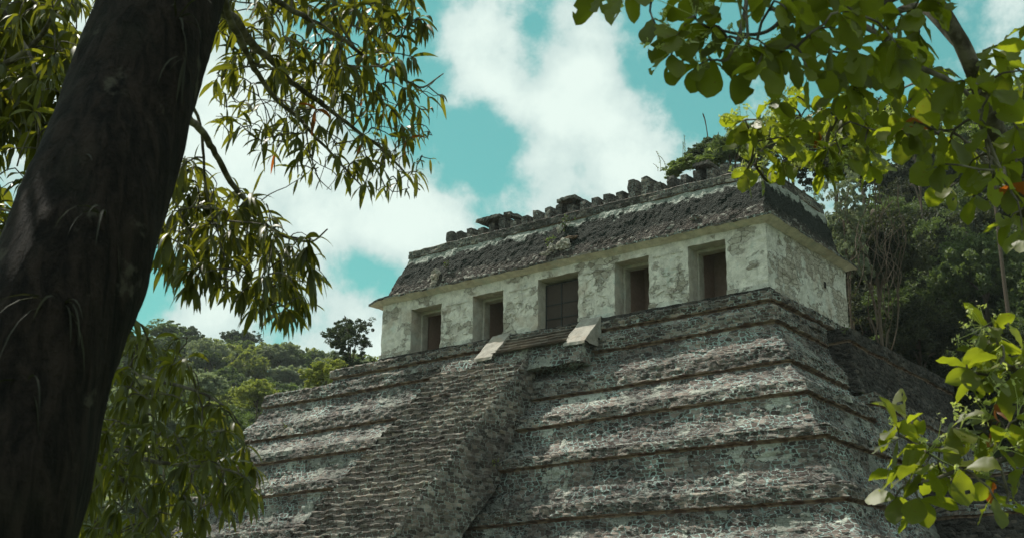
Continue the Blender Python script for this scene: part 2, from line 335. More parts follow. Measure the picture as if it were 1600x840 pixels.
def leaf_mat(name, c1, c2, trans=.45, gloss=.35, hue=.12, sc=3., tcol=None, spots=0):
    m = bpy.data.materials.new(name); m.use_nodes = True; N = NT(m.node_tree); N.n.clear()
    p = pos(N); oi = N.n.new('ShaderNodeObjectInfo')
    geo = N.n.new('ShaderNodeNewGeometry')
    c = N.mix(N.mr(geo.outputs['Random Per Island'], 0, 1), c1, c2)
    c = N.mix(N.mr(N.noise(p, sc, 3, .6), .35, .65, 0, .5), c, c2)
    br = N.math('ADD', 1 - hue, N.math('MULTIPLY', oi.outputs['Random'], 2 * hue))
    comb = N.n.new('ShaderNodeCombineColor'); N.set(comb.inputs[0], br); N.set(comb.inputs[1], br); N.set(comb.inputs[2], br)
    c = N.mix(1, c, comb.outputs[0], 'MULTIPLY')
    if spots:
        sp = N.mr(N.noise(p, 70, 3, .6), .64, .7); c = N.mix(N.math('MULTIPLY', sp, spots), c, (.09, .05, .02, 1))
    pb = N.n.new('ShaderNodeBsdfPrincipled'); N.set(pb.inputs['Base Color'], c); pb.inputs['Roughness'].default_value = gloss
    pb.inputs['Specular IOR Level'].default_value = .4
    tr = N.n.new('ShaderNodeBsdfTranslucent')
    N.set(tr.inputs['Color'], N.mix(1, c, tcol or (2.2, 2.4, 1.0, 1), 'MULTIPLY'))
    mx = N.n.new('ShaderNodeMixShader'); mx.inputs[0].default_value = trans
    N.l.new(pb.outputs[0], mx.inputs[1]); N.l.new(tr.outputs[0], mx.inputs[2])
    out = N.n.new('ShaderNodeOutputMaterial'); N.l.new(mx.outputs[0], out.inputs[0]); return m
L_mango = leaf_mat('lanceolate_leaf', (.04, .048, .016), (.095, .1, .022), .45, .45, .1, tcol=(2.5, 2.35, .6, 1))
L_round = leaf_mat('round_leaf', (.058, .064, .014), (.112, .12, .02), .5, .5, .05, 4, tcol=(2.9, 3.15, .8, 1), spots=.7)
L_red = leaf_mat('withered_leaf', (.1, .05, .018), (.2, .075, .02), .5, .5, .1, tcol=(2.2, 1.6, .8, 1))
L_air = leaf_mat('air_plant_leaf', (.014, .014, .009), (.026, .025, .014), .2, .8, .1)
L_flower = leaf_mat('flower_bud', (.3, .32, .14), (.4, .42, .2), .3, .7)
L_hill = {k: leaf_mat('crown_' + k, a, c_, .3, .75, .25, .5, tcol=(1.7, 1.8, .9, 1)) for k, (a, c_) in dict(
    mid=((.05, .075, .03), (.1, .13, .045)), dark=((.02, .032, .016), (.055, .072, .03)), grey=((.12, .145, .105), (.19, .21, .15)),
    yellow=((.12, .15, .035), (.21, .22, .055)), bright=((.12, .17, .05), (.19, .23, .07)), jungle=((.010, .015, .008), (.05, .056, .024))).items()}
L_vine = flat('vine', (.1, .075, .055), .9)
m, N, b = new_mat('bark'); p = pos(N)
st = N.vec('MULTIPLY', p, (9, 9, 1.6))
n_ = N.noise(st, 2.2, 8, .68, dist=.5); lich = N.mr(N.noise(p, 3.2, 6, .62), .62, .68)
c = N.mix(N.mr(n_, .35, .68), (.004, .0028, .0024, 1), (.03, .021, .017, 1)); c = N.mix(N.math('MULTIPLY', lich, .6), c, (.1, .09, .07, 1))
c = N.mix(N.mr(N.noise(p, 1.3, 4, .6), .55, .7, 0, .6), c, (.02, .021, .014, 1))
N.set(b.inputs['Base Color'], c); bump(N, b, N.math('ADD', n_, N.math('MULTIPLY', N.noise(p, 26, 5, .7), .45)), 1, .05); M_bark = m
m, N, b = new_mat('pale_bark'); p = pos(N)
c = N.mix(N.mr(N.noise(p, 9, 6, .65), .4, .65), (.06, .05, .04, 1), (.2, .175, .145, 1)); N.set(b.inputs['Base Color'], c)
bump(N, b, N.noise(p, 40, 4, .6), .8, .006); M_twig = m

# ------------------------------------------------------------------ ground and hills
GZ = -18.55
def sstep(x, a, b): t = np.clip((x - a) / (b - a), 0, 1); return t * t * (3 - 2 * t)
def terrain(x, y):
    x = np.asarray(x, float); y = np.asarray(y, float)
    s = -.76 * (x - 24) + .65 * (y + 50)
    L = np.interp(s, [70, 95, 120, 180, 280, 420, 900], [GZ, -13, -4, 12, 47, 40, 30]) * 1.0
    L = np.where(y < -30, GZ + (L - GZ) * np.exp(-((y + 30) / 60) ** 2), L)
    Rr = np.interp(y, [9, 22, 60, 110, 200, 900], [GZ, -8, 20, 50, 62, 40]); Rr = GZ + (Rr - GZ) * sstep(x, -44, -18)
    Rr = Rr + np.where(y > 20, np.clip(x + 12, -30, 40) * .28 * sstep(y, 20, 90), 0)
    z = np.maximum(L, Rr)
    P = np.stack([x.ravel() / 25, y.ravel() / 25, 0 * x.ravel()], 1)
    return z + (vn(P, 3) * 3).reshape(x.shape) * sstep(z, GZ + 1, GZ + 12)
g = np.linspace(-1, 1, 181); g = np.sign(g) * np.abs(g) ** 2.2 * 900
gx, gy = np.meshgrid(g, g); gz = terrain(gx, gy)
mb = MB(); mb.grid(np.stack([gx, gy, gz], -1)); tag(mb.build('ground', M_path, smooth=True), kind='structure')

# ------------------------------------------------------------------ pyramid
pyr = empty('stepped_pyramid', (-11, -9, GZ))
tag(pyr, 'grey stepped stone pyramid carrying the temple, with a steep central stairway', 'pyramid')
# out, z of: top edge, band foot, recess, wall foot
T = [(.24, -.14, .22, -.60, .30, -.97), (.40, -.97, .50, -1.68, 1.14, -3.04), (1.32, -3.06, 1.52, -3.8, 2.48, -4.93),
     (2.62, -4.95, 2.72, -5.45, 3.22, -6.9), (3.95, -7.05, 3.98, -7.5, 4.3, -9.3), (5.12, -9.48, 5.18, -10.1, 5.7, -11.6),
     (7.0, -11.75, 7.05, -12.35, 7.6, -13.9), (8.7, -14.0, 8.75, -14.6, 9.3, -16.2), (10.3, -16.3, 10.4, -16.9, 11.0, -18.7)]
XL = [-24.9] + [-31.1 - .62 * max(0, t[0] - 1.2) for t in T[1:]]
def sweep_profile(prof, xl0, xr_off, yb, res, yoff=0):
    # prof: list of (out, z); path: right side back -> front right corner -> front left corner -> left side back
    o0 = prof[0][0]
    P = []
    for (o, z) in prof:
        xr = o + xr_off; yf = -o + yoff; xl = xl0 - (o - o0) * .8
        n1 = max(2, int((yb + 4) / res)); n2 = int(32 / res); n3 = max(2, int(14 / res))
        a = np.stack([np.full(n1, xr), np.linspace(yb, yf, n1, endpoint=False)], 1)
        c = np.stack([np.linspace(xr, xl, n2, endpoint=False), np.full(n2, yf)], 1)
        e = np.stack([np.full(n3 + 1, xl), np.linspace(yf, yf + 14, n3 + 1)], 1)
        q = np.concatenate([a, c, e]); P.append(np.concatenate([q, np.full((len(q), 1), z)], 1))
    return np.array(P), n1, n2
def resample(pts, step):
    out = [tuple(pts[0][:2])]; seg = []
    for i in range(len(pts) - 1):
        a, b_ = np.array(pts[i][:2]), np.array(pts[i + 1][:2]); n = max(1, int(round(np.linalg.norm(b_ - a) / step)))
        for k in range(1, n + 1): out.append(tuple(a + (b_ - a) * k / n)); seg.append(pts[i + 1][2] if len(pts[i + 1]) > 2 else 0)
    return out, seg
def stone_push(P, nrm_axis_u, amp, seed, su=.34, sv=.2):
    f1, f2, rc = worley(nrm_axis_u / su + .35 * vn(P * 2, seed), P[:, 2] / sv + .35 * vn(P * 2.3, seed + 3), seed)
    return (rc - .35) * amp * np.clip((f2 - f1) * 4, 0, 1)
prev = (-1.3, -.12)
for i, (o1, z1, o2, z2, o3, z3) in enumerate(T):
    h = z2 - z3
    prof = [(prev[0] - .5, z1 + .0, 1), (o1 - .1, z1 + .03, 1), (o1, z1 - .05, 1), (o2 + .03, z2 + .02, 1), (o2 - .02, z2 - .03, 2), (o2 - .12, z2 - .05, 2), (o2 - .12, z2 - .12, 2),
            (o2 - .12 + (o3 - o2) * .5, z2 - h * .6, 0), (o3 + .05, z3, 0), (o3 + .08, z3 - .25, 0)]
    rp, seg = resample(prof, .085)
    P, n1, n2 = sweep_profile(rp, XL[i], 0, 9.5 if i == 0 else (5.3 if i < 4 else 7.0), .085)
    nv, nu = P.shape[:2]; Q = P.reshape(-1, 3)
    jj = np.tile(np.arange(nu), nv)
    nrm = np.zeros((nv * nu, 3)); nrm[:, 0] = np.where(jj < n1, 1, 0); nrm[:, 1] = np.where((jj >= n1) & (jj < n1 + n2), -1, 0)
    nrm[:, 0] = np.where(jj >= n1 + n2, -1, nrm[:, 0])
    nrm[jj == n1, 0] = .7; nrm[jj == n1, 1] = -.7
    u = Q[:, 0] + Q[:, 1]
    segp = np.array([seg[0]] + list(seg))[np.arange(nv)]
    isb = np.repeat((segp == 1), nu); isr = np.repeat((segp == 2), nu)
    push = stone_push(Q, u, .11, i * 7 + 2, .34, .17) + .04 * vn(Q * 1.1, i) + .03 * vn(Q * 6, i + 4) + .04 * vn(Q * np.array([.7, .7, 6.0]), i + 90)
    # eroded rubble bulges at the foot of each wall and broken edges on the bands
    er = np.clip(vn(Q * .55, 40 + i) + .1, 0, 1); low = np.clip((Q[:, 2] - z2) / (z3 - z2), 0, 1)
    push = push + er * np.where(low > .5, (low - .5) * .45, 0) + np.where(isb, 0.045 * vn(Q * 3.3, 60 + i) + .05 * np.clip(vn(Q * .8, 50 + i), -1, .3), 0)
    push = np.where(isr, push * .4, push)
    Q = Q + nrm * push[:, None]
    Q[:, 2] += np.where(isb, .025 * vn(Q * 1.3, 70 + i) + .035 * vn(Q * 6, 80 + i), .02 * vn(Q * 4, 81)) + .045 * np.sin(u * .31 + i)
    mb = MB(); P = Q.reshape(nv, nu, 3); idx = np.arange(nv * nu).reshape(nv, nu)
    F = np.stack([idx[:-1, 1:], idx[:-1, :-1], idx[1:, :-1], idx[1:, 1:]], -1).reshape(-1, 4)
    me = mesh_of('terrace', Q, F, [M_terr, M_band, M_rust], np.repeat(np.array(seg), nu - 1))
    o = obj('terrace', me, pyr); prev = (o3, z3)
# top platform floor under the temple
mb = MB(); mb.patch((-25, 13, -.16), (.1, 13, -.16), (.1, -.1, -.16), (-25, -.1, -.16), 60, 30); mb.build('platform_floor', M_band, pyr)
mb = MB(); mb.patch((-31.5, 13.5, -.99), (.1, 13.5, -.99), (.1, .1, -.99), (-31.5, .1, -.99), 60, 30); mb.build('platform_floor', M_band, pyr)

# main stairway at 45 degrees
SX0, SX1 = -17.7, -11.95
prof = [(-.2, -1.16, 0)]
y, z = -1.0, -1.2; i = 0
while z > GZ - .2:
    prof.append((y - .02, z, 0)); prof.append((y - .03, z - .07, 0)); prof.append((y + .015, z - .09, 0)); prof.append((y + .01, z - .30, 0)); y -= .32; z -= .32; prof.append((y + .02, z + .02, 0))
rp, seg = resample(prof, .11)
xs = np.linspace(SX0, SX1, 70); rp = np.array(rp)
P = np.stack([np.broadcast_to(xs, (len(rp), len(xs))), np.repeat(rp[:, :1], len(xs), 1), np.repeat(rp[:, 1:2], len(xs), 1)], -1)
P[:, :, 0] += (P[:, :, 0] + 14.8) * -.0 + np.where(P[:, :, 0] < -15, (P[:, :, 2] + 2) * .05, 0) * np.clip((-15 - P[:, :, 0]) / 2.7, 0, 1)
Q = P.reshape(-1, 3); pu = stone_push(Q, Q[:, 0], .13, 91, .5, .32); Q = Q + np.array([0, -.7, .7])[None] * (pu[:, None] + (.06 * vn(Q * .9, 7) + .04 * vn(Q * 5, 8))[:, None])
Q[:, 2] += .05 * vn(Q * np.array([1.5, .5, .5]), 12)
mb = MB(); mb.grid(Q.reshape(P.shape)[:, ::-1]); st_o = mb.build('stairway', M_stair, pyr)
def flank(x, s):
    ys = np.linspace(-1, -18.3, 180); t = np.linspace(0, 1, 40); zt = -.2 + ys
    P = np.zeros((len(t), len(ys), 3)); P[..., 0] = x; P[..., 1] = ys[None]; P[..., 2] = zt[None] - t[:, None] * 4.0
    Q = P.reshape(-1, 3)
    if x < -15: Q[:, 0] += (Q[:, 2] + 2) * .05
    pu = stone_push(Q, Q[:, 1], .14, 33, .38, .26); edge = 1 - np.clip((Q[:, 1] - .2 - Q[:, 2]), 0, .15) / .15
    Q[:, 0] += s * (pu + .06 * vn(Q * 1.2, 5) - .09 * edge) + s * (Q[:, 1] - Q[:, 2]) * .04
    mb = MB(); mb.grid(Q.reshape(P.shape) if s < 0 else Q.reshape(P.shape)[:, ::-1]); mb.build('stair_flank', M_stair, pyr)
flank(SX1, 1); flank(SX0, -1)

# small upper stair between two sloping slabs
mb = MB(); y, z = -.22, -.16
prof = [(.3, -.12, 0)]
for k in range(5): prof += [(y - .03, z, 0), (y - .03, z - .05, 0), (y + .05, z - .07, 0), (y + .05, z - .22, 0)]; y -= .26; z -= .22
prof += [(y, z, 0), (y - .15, z - .02, 0)]
rp, seg = resample(prof, .09); rp = np.array(rp); xs = np.linspace(-14.2, -9.75, 46)
P = np.stack([np.broadcast_to(xs, (len(rp), len(xs))), np.repeat(rp[:, :1], len(xs), 1), np.repeat(rp[:, 1:2], len(xs), 1)], -1)
mb.grid(P[:, ::-1]); mb.build('upper_steps', M_step, pyr, fn=lambda V: rough(V, .02, 3, .01, 9))
mb = MB(); mb.box(-17.5, -8.95, -1.35, -.2, -2.4, -1.3, .1); mb.build('stair_landing', M_terr, pyr, fn=lambda V: rough(V + np.stack([0 * V[:, 0], np.clip(V[:, 2] + 1.3, -1.2, 0) * .3, 0 * V[:, 0]], 1), .06, 1.6, .035, 6, 61))
for x0, x1 in ((-15.2, -14.1), (-9.85, -8.65)):
    mb = MB(); t = .16
    yt, zt, yb2, zb = -.2, .05, -1.62, -1.42
    nx, ns = 10, 16
    mb.patch((x0, yb2, zb), (x1, yb2, zb), (x1, yt, zt), (x0, yt, zt), nx, ns)
    mb.patch((x1, yb2, zb - .03), (x1, yt, -1.5), (x1, yt, zt), (x1, yb2, zb), ns, 4)
    mb.patch((x0, yt, -1.5), (x0, yb2, zb - .03), (x0, yb2, zb), (x0, yt, zt), ns, 4)
    mb.patch((x0, yt, zt), (x1, yt, zt), (x1, yt + .25, zt - .1), (x0, yt + .25, zt - .1), nx, 2)
    mb.patch((x0, yb2 - .02, zb - .15), (x1, yb2 - .02, zb - .15), (x1, yb2, zb), (x0, yb2, zb), nx, 4)
    mb.build('balustrade', M_slab, pyr, fn=lambda V: rough(V, .03, 2.5, .014, 8, 4))
# rear buttress masses on the right flank
def battered(name, x0, x1, yf, yb, zt, zb, bx, by, mats, band=.55, seed=0, parent=pyr, res=.1, mi=0):
    mb = MB()
    rows = [(0, zt, 1), (.0, zt - band, 1), (-.1, zt - band - .04, 2), (-.1, zt - band - .12, 2), (1, zb, 0)]
    pr = [(0., zt)]; sg = []
    pts = [(0, zt, 1), (.04, zt - band, 1), (-.07, zt - band - .05, 2), (-.05, zt - band - .12, 2), (bx, zb, 0)]
    rp, sg = resample(pts, res)
    nu1 = int((yb - yf) / res / 1.4); nu2 = int((x1 - x0) / res)
    P = []
    for (o, z) in rp:
        yy = yf - o * (by / max(bx, .01)); xx = x1 + o
        a = np.stack([np.full(nu1, xx), np.linspace(yb, yy, nu1, endpoint=False)], 1)
        c = np.stack([np.linspace(xx, x0, nu2), np.full(nu2, yy)], 1)
        q = np.concatenate([a, c]); P.append(np.concatenate([q, np.full((len(q), 1), z)], 1))
    P = np.array(P); nv, nu = P.shape[:2]; Q = P.reshape(-1, 3); jj = np.tile(np.arange(nu), nv)
    pu = stone_push(Q, Q[:, 0] + Q[:, 1], .09, seed, .3, .16) + .06 * vn(Q * 1.2, seed) + .03 * vn(Q * 5, seed)
    Q[:, 0] += np.where(jj < nu1, pu, 0); Q[:, 1] -= np.where(jj >= nu1, pu, 0); Q[:, 2] += .04 * vn(Q * 1.5, seed + 2)
    idx = np.arange(nv * nu).reshape(nv, nu)
    F = np.stack([idx[:-1, 1:], idx[:-1, :-1], idx[1:, :-1], idx[1:, 1:]], -1).reshape(-1, 4)
    # lid
    lid = np.array([(x0, yf, zt), (x1, yf, zt), (x1, yb, zt), (x0, yb, zt)]); k = len(Q)
    V = np.concatenate([Q, lid]); F = np.concatenate([F, [[k, k + 1, k + 2, k + 3]]])
    return obj(name, mesh_of(name, V, F, mats, np.concatenate([np.repeat(np.array(sg), nu - 1), [1]])), parent)
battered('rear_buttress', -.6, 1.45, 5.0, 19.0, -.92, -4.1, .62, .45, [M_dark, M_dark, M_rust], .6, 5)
battered('rear_buttress', -.6, 2.62, 4.7, 20, -4.15, -7.2, .55, .4, [M_terr, M_band, M_rust], .5, 6)
battered('rear_buttress', -.6, 3.9, 4.6, 20, -7.0, -9.7, .6, .5, [M_terr, M_band, M_rust], .5, 7)
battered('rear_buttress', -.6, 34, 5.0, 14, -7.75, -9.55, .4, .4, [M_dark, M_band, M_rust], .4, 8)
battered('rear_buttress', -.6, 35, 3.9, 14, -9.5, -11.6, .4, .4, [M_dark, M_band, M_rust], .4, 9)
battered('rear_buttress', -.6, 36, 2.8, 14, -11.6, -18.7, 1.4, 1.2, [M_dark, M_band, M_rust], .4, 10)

# ------------------------------------------------------------------ temple
tem = empty('stone_temple', (-11.5, 3.6, 0))
tag(tem, 'pale plastered temple with five doorways and dark sloping roof on top of the pyramid', 'temple')
WX0, H, DP = -23.0, 3.03, 8.7
doors = [(-20.9, -18.8, 2.44), (-16.65, -14.68, 2.45), (-12.52, -10.1, 2.6), (-8.0, -6.1, 2.64), (-3.97, -2.03, 2.66)]
wr = lambda V: rough(V, .03, 2.6, .012, 10, 21)
xs = [WX0]
for a, c, _ in doors: xs += [a, c]
xs.append(0)
def seg_lin(a, c, r): return np.linspace(a, c, max(1, int(round((c - a) / r))) + 1)
mb = MB()
for k in range(len(xs) - 1):
    isdoor = k % 2 == 1; a, c = xs[k], xs[k + 1]; top = doors[k // 2][2] if isdoor else -.02
    u = seg_lin(a, c, .09); v = seg_lin(top, H + .05, .09) if isdoor else np.concatenate([seg_lin(-.05, 2.3, .09)[:-1], seg_lin(2.3, H + .05, .09)])
    P = np.zeros((len(v), len(u), 3)); P[..., 0] = u[None]; P[..., 2] = v[:, None]
    mb.grid(P)
def wall_fn(V):
    V = wr(V); f1, f2, rc = worley(V[:, 0] / .45, V[:, 2] / .24, 3)
    V[:, 1] -= (rc - .5) * .05 * np.clip((f2 - f1) * 4, 0, 1) * np.clip(vn(V * .9, 8) * 2 + .4, 0, 1)
    return V
mb.build('front_wall', M_wall, tem, fn=wall_fn)
# jambs and door heads of each opening, then the narrower inner frame
for k, (a, c, t) in enumerate(doors):
    mb = MB(); yi = .78
    mb.patch((a, 0, -.05), (a, yi, -.05), (a, yi, t), (a, 0, t), 9, 26)
    mb.patch((c, yi, -.05), (c, 0, -.05), (c, 0, t), (c, yi, t), 9, 26)
    mb.patch((a, yi, t), (c, yi, t), (c, 0, t), (a, 0, t), 20, 9)
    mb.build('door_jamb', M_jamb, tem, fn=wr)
    mb = MB(); ia, ic, it = a + .05, c - .05, t - .03
    if k != 2: ia, ic, it = a + .1, c - .1, t - .14
    def pp(x0, x1, z0, z1): mb.box(x0, x1, yi + .03, yi + .5, z0, z1, .2)
    if k != 2:
        pp(a - .4, ia, -.05, t + .3); pp(ic, c + .4, -.05, t + .3); pp(ia, ic, it, t + .3)
    else:
        pp(a - .4, a + .02, -.05, t + .3); pp(c - .02, c + .4, -.05, t + .3); pp(a + .02, c - .02, t - .02, t + .3)
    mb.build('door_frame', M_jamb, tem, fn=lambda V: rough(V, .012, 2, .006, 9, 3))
# iron gate in the middle opening
gt = tag(bpy.data.objects.new('iron_gate', None)); SC.collection.objects.link(gt); gt.parent = tem; gt.location = (0, 0, 0)
a, c, t = doors[2]
def bar(mb, x0, x1, z0, z1, y=.62, th=.03): mb.box(x0, x1, y, y + th, z0, z1, 5)
mb = MB()
for x in (a + .03, (a + c) / 2 - .25, c - .09): bar(mb, x, x + .055, 0, 2.42)
for z_ in (.06, .62, 1.35, 2.4): bar(mb, a + .03, c - .04, z_, z_ + .045, .625, .02)
fr = obj('gate_bars', mesh_of('gate_bars', np.concatenate(mb.V), np.concatenate(mb.F), M_iron), None); fr.parent = gt; fr.location = -Vector(tem.location)
mb = MB(); 
for k in range(2):
    x0 = (a + .085, (a + c) / 2 - .19)[k]; x1 = ((a + c) / 2 - .26, c - .1)[k]
    mb.patch((x0, .66, .05), (x1, .66, .05), (x1, .66, 2.4), (x0, .66, 2.4), 1, 1)
M_pan = flat('mesh_panel', (.06, .045, .038), .9)
fr = obj('gate_panel', mesh_of('gate_panel', np.concatenate(mb.V), np.concatenate(mb.F), M_pan), None); fr.parent = gt; fr.location = -Vector(tem.location)
# side and rear walls, base course, interior
mb = MB(); mb.patch((0, 0, -.05), (0, DP, -.05), (0, DP, H + .05), (0, 0, H + .05), 100, 36)
def side_fn(V):
    V = wr(V); f1, f2, rc = worley(V[:, 1] / .4, V[:, 2] / .22, 6); V[:, 0] += (rc - .5) * .05 * np.clip((f2 - f1) * 4, 0, 1) * (vn(V * .8, 5) > -.1)
    return V
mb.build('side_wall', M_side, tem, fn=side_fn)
mb = MB(); mb.patch((WX0, DP, -.05), (WX0, 0, -.05), (WX0, 0, H + .05), (WX0, DP, H + .05), 60, 30); mb.build('side_wall', M_side, tem, fn=wr)
mb = MB(); mb.patch((0, DP, -.05), (WX0, DP, -.05), (WX0, DP, H + .05), (0, DP, H + .05), 80, 20); mb.build('rear_wall', M_wall, tem, fn=wr)
mb = MB(); mb.box(.005, .045, 6.0, 6.16, 1.5, 1.78, 1); mb.build('vent_slot', flat('painted_void', (.012, .011, .01)), tem)  # solid near-black box; the slot's inner darkness is put into its colour
mb = MB()
for k in range(0, len(xs) - 1, 2):
    mb = MB(); mb.box(xs[k] - (.06 if k == 0 else 0), xs[k + 1] + (.06 if k == 10 else 0), -.07, .02, -.14, .2, .12); mb.build('base_course', M_side, tem, fn=wr)
mb = MB(); mb.box(-.02, .07, .02, DP, -.14, .18, .14)
mb.build('base_course', M_side, tem, fn=wr)
mb = MB(); mb.box(WX0 - .02, .12, -.16, .3, -.2, -.03, .12); mb.build('door_sill', M_dark, tem, fn=wr)
mb = MB()
mb.patch((-22.9, 3.1, -.1), (-.1, 3.1, -.1), (-.1, 3.1, 3.3), (-22.9, 3.1, 3.3), 2, 2); mb.patch((-22.9, 1.3, 3.3), (-.1, 1.3, 3.3), (-.1, 3.1, 3.3), (-22.9, 3.1, 3.3), 2, 2)
for x in (-21.9, -17.9, -13.3, -9.1, -5.2, -1.3): mb.box(x, x + .9, 1.6, 3.08, -.1, 3.28, 2)
mb.patch((-22.9, 0, -.1), (-.1, 0, -.1), (-.1, 8, -.1), (-22.9, 8, -.1), 2, 2)
mb.build('inner_gallery', M_inner, tem)
# stucco relief on the piers
def relief(cx, cz, wd, hg, seed):
    r = np.random.default_rng(seed); mb = MB()
    for k in range(26):
        u0, v0 = r.uniform(-.5, .5) * wd, r.uniform(-.5, .5) * hg; n = r.integers(4, 9); ang = r.uniform(0, 6.28); cv = r.normal(0, .5)
        pts = []
        for q in range(n): pts.append((cx + u0, -.02, cz + v0)); u0 += math.cos(ang) * .09; v0 += math.sin(ang) * .09; ang += cv
        pts = [p for p in pts if abs(p[0] - cx) < wd * .5 and abs(p[2] - cz) < hg * .5]
        if len(pts) > 2: mb.tube(pts, r.uniform(.012, .03), 5)
    for q in np.arange(-.5, .5, .09 / wd):
        mb.box(cx + q * wd, cx + q * wd + .06, -.05, -.01, cz + hg * .5 + .05, cz + hg * .5 + .13, 1)
    mb.build('stucco_relief', M_wall, tem, fn=lambda V: rough(V, .02, 6, .008, 14, seed))
relief(-17.7, 1.2, 1.5, 1.9, 1); relief(-13.6, 1.25, 1.5, 1.9, 2); relief(-9.05, 1.3, 1.5, 2.0, 3); relief(-5.05, 1.35, 1.6, 2.1, 4)

# cornice, swept round the building
def ring(prof, mats, name, x0, x1, y0, y1, fn, res=.12, parent=tem):
    P = []
    rp, sg = resample(prof, res)
    nx = int((x1 - x0) / res); ny = int((y1 - y0) / res)
    for q in rp:
        o, z = q
        X0, X1, Y0, Y1 = x0 - o, x1 + o, y0 - o, y1 + o
        a = np.stack([np.linspace(X0, X1, nx, endpoint=False), np.full(nx, Y0)], 1)
        c = np.stack([np.full(ny, X1), np.linspace(Y0, Y1, ny, endpoint=False)], 1)
        e = np.stack([np.linspace(X1, X0, nx, endpoint=False), np.full(nx, Y1)], 1)
        g_ = np.stack([np.full(ny + 1, X0), np.linspace(Y1, Y0, ny + 1)], 1)
        q2 = np.concatenate([a, c, e, g_]); P.append(np.concatenate([q2, np.full((len(q2), 1), z)], 1))
    P = np.array(P); mb = MB(); nv, nu = P.shape[:2]; idx = np.arange(nv * nu).reshape(nv, nu)
    F = np.stack([idx[:-1, :-1], idx[:-1, 1:], idx[1:, 1:], idx[1:, :-1]], -1).reshape(-1, 4)
    return obj(name, mesh_of(name, fn(P.reshape(-1, 3)), F, mats, np.repeat(np.array(sg), nu - 1)), parent)
def corn_fn(V):
    V = rough(V, .035, 2.2, .014, 9, 15)
    s = V[:, 0] + V[:, 1]; cell = np.floor(s / .55 + .2 * vn(V * .5, 1)); r = h3(cell, cell * 0, cell * 0, 4)
    fas = np.clip((np.maximum(-V[:, 1], V[:, 0]) - .3) / .15, 0, 1)
    V[:, 2] += fas * (r - .5) * .05
    tip = np.clip((-22.6 - V[:, 0]) / .9, 0, 1); V[:, 2] -= tip * tip * .2; V[:, 0] -= tip * .08
    return V
ring([(0, 3.0, 0), (.12, 3.04, 0), (.40, 3.15, 0), (.50, 3.17, 0), (.52, 3.29, 1), (.40, 3.33, 1), (-.1, 3.42, 1), (-.4, 3.45, 1)], [M_corn, M_band], 'cornice', WX0, 0, 0, DP, corn_fn)
# mansard roof: the left, right and front faces lean in by different amounts
def mansard(prof, mats, name, fn, res=.12):
    rp, sg = resample([(q[0], q[1], q[2]) for q in prof], res)
    P = []; nx, ny = 190, 72
    for (t, z) in rp:       # t = 0 at the cornice, 1 at the foot of the band
        X0, X1, Y0, Y1 = WX0 + .12 + .85 * t, -.05 - .42 * t, .08 + .92 * t, DP - .1 - 1.0 * t
        a = np.stack([np.linspace(X0, X1, nx, endpoint=False), np.full(nx, Y0)], 1)
        c = np.stack([np.full(ny, X1), np.linspace(Y0, Y1, ny, endpoint=False)], 1)
        e = np.stack([np.linspace(X1, X0, nx, endpoint=False), np.full(nx, Y1)], 1)
        g_ = np.stack([np.full(ny + 1, X0), np.linspace(Y1, Y0, ny + 1)], 1)
        q2 = np.concatenate([a, c, e, g_]); P.append(np.concatenate([q2, np.full((len(q2), 1), z)], 1))
    P = np.array(P); nv, nu = P.shape[:2]; idx = np.arange(nv * nu).reshape(nv, nu)
    F = np.stack([idx[:-1, :-1], idx[:-1, 1:], idx[1:, 1:], idx[1:, :-1]], -1).reshape(-1, 4)
    return obj(name, mesh_of(name, fn(P.reshape(-1, 3)), F, mats, np.repeat(np.array(sg), nu - 1)), tem)
def roof_fn(V):
    V = rough(V, .06, 1.2, .045, 5, 30); V = rough(V, 0, 1, .02, 12, 31); return V
mansard([(0, 3.36, 0), (.98, 5.75, 0), (1.02, 5.8, 0)], [M_roof], 'roof', roof_fn, .1)
M_rband = masonry('roof_band', sc=(4.2, 4.2, 9), stones=((.05, .045, .04), (.12, .11, .1), (.26, .25, .22)), mort=.07, moss=.6, bd=.05)
band = mansard([(1.02, 5.72, 1), (.93, 5.76, 1), (.93, 5.98, 0), (.96, 6.0, 0), (.95, 6.16, 0), (1.0, 6.2, 2), (1.3, 6.28, 2), (3.6, 6.9, 2)],
               [M_rband, M_rust, M_band], 'roof_band', lambda V: rough(V, .03, 2, .02, 8, 33))
mb = MB(); mb.box(-20.2, -1.8, 3.5, 4.5, 6.3, 6.95, .3); rf = mb.build('comb_base', M_rband, tem, fn=lambda V: rough(V, .05, 2, .02, 8, 2))
r_ = np.random.default_rng(5)
tops = {k: 7.82 for k in range(26)}
for k in range(25):
    x = -21.25 + k * .76
    if k in (3, 6, 24): hh = 7.55
    elif k in (16, 17): hh = 8.15
    else: hh = 7.70 + r_.uniform(-.1, .12)
    mb = MB(); wdt = r_.uniform(.36, .44)
    mb.box(x, x + wdt, 3.15 + r_.uniform(-.05, .05), 4.5, 6.5, hh, .14)
    mb.build('comb_pillar', M_rband, tem, fn=lambda V, k=k: rough(V, .035, 2.6, .022, 8, 50 + k))
for x0, x1 in ((-19.0, -17.3), (-17.0, -16.6), (-13.5, -12.3), (-5.2, -4.3)):
    mb = MB(); mb.box(x0, x1, 3.0, 4.6, 7.86, 8.04, .16); mb.build('comb_slab', M_rband, tem, fn=lambda V: rough(V, .06, 2.2, .03, 8, 77))
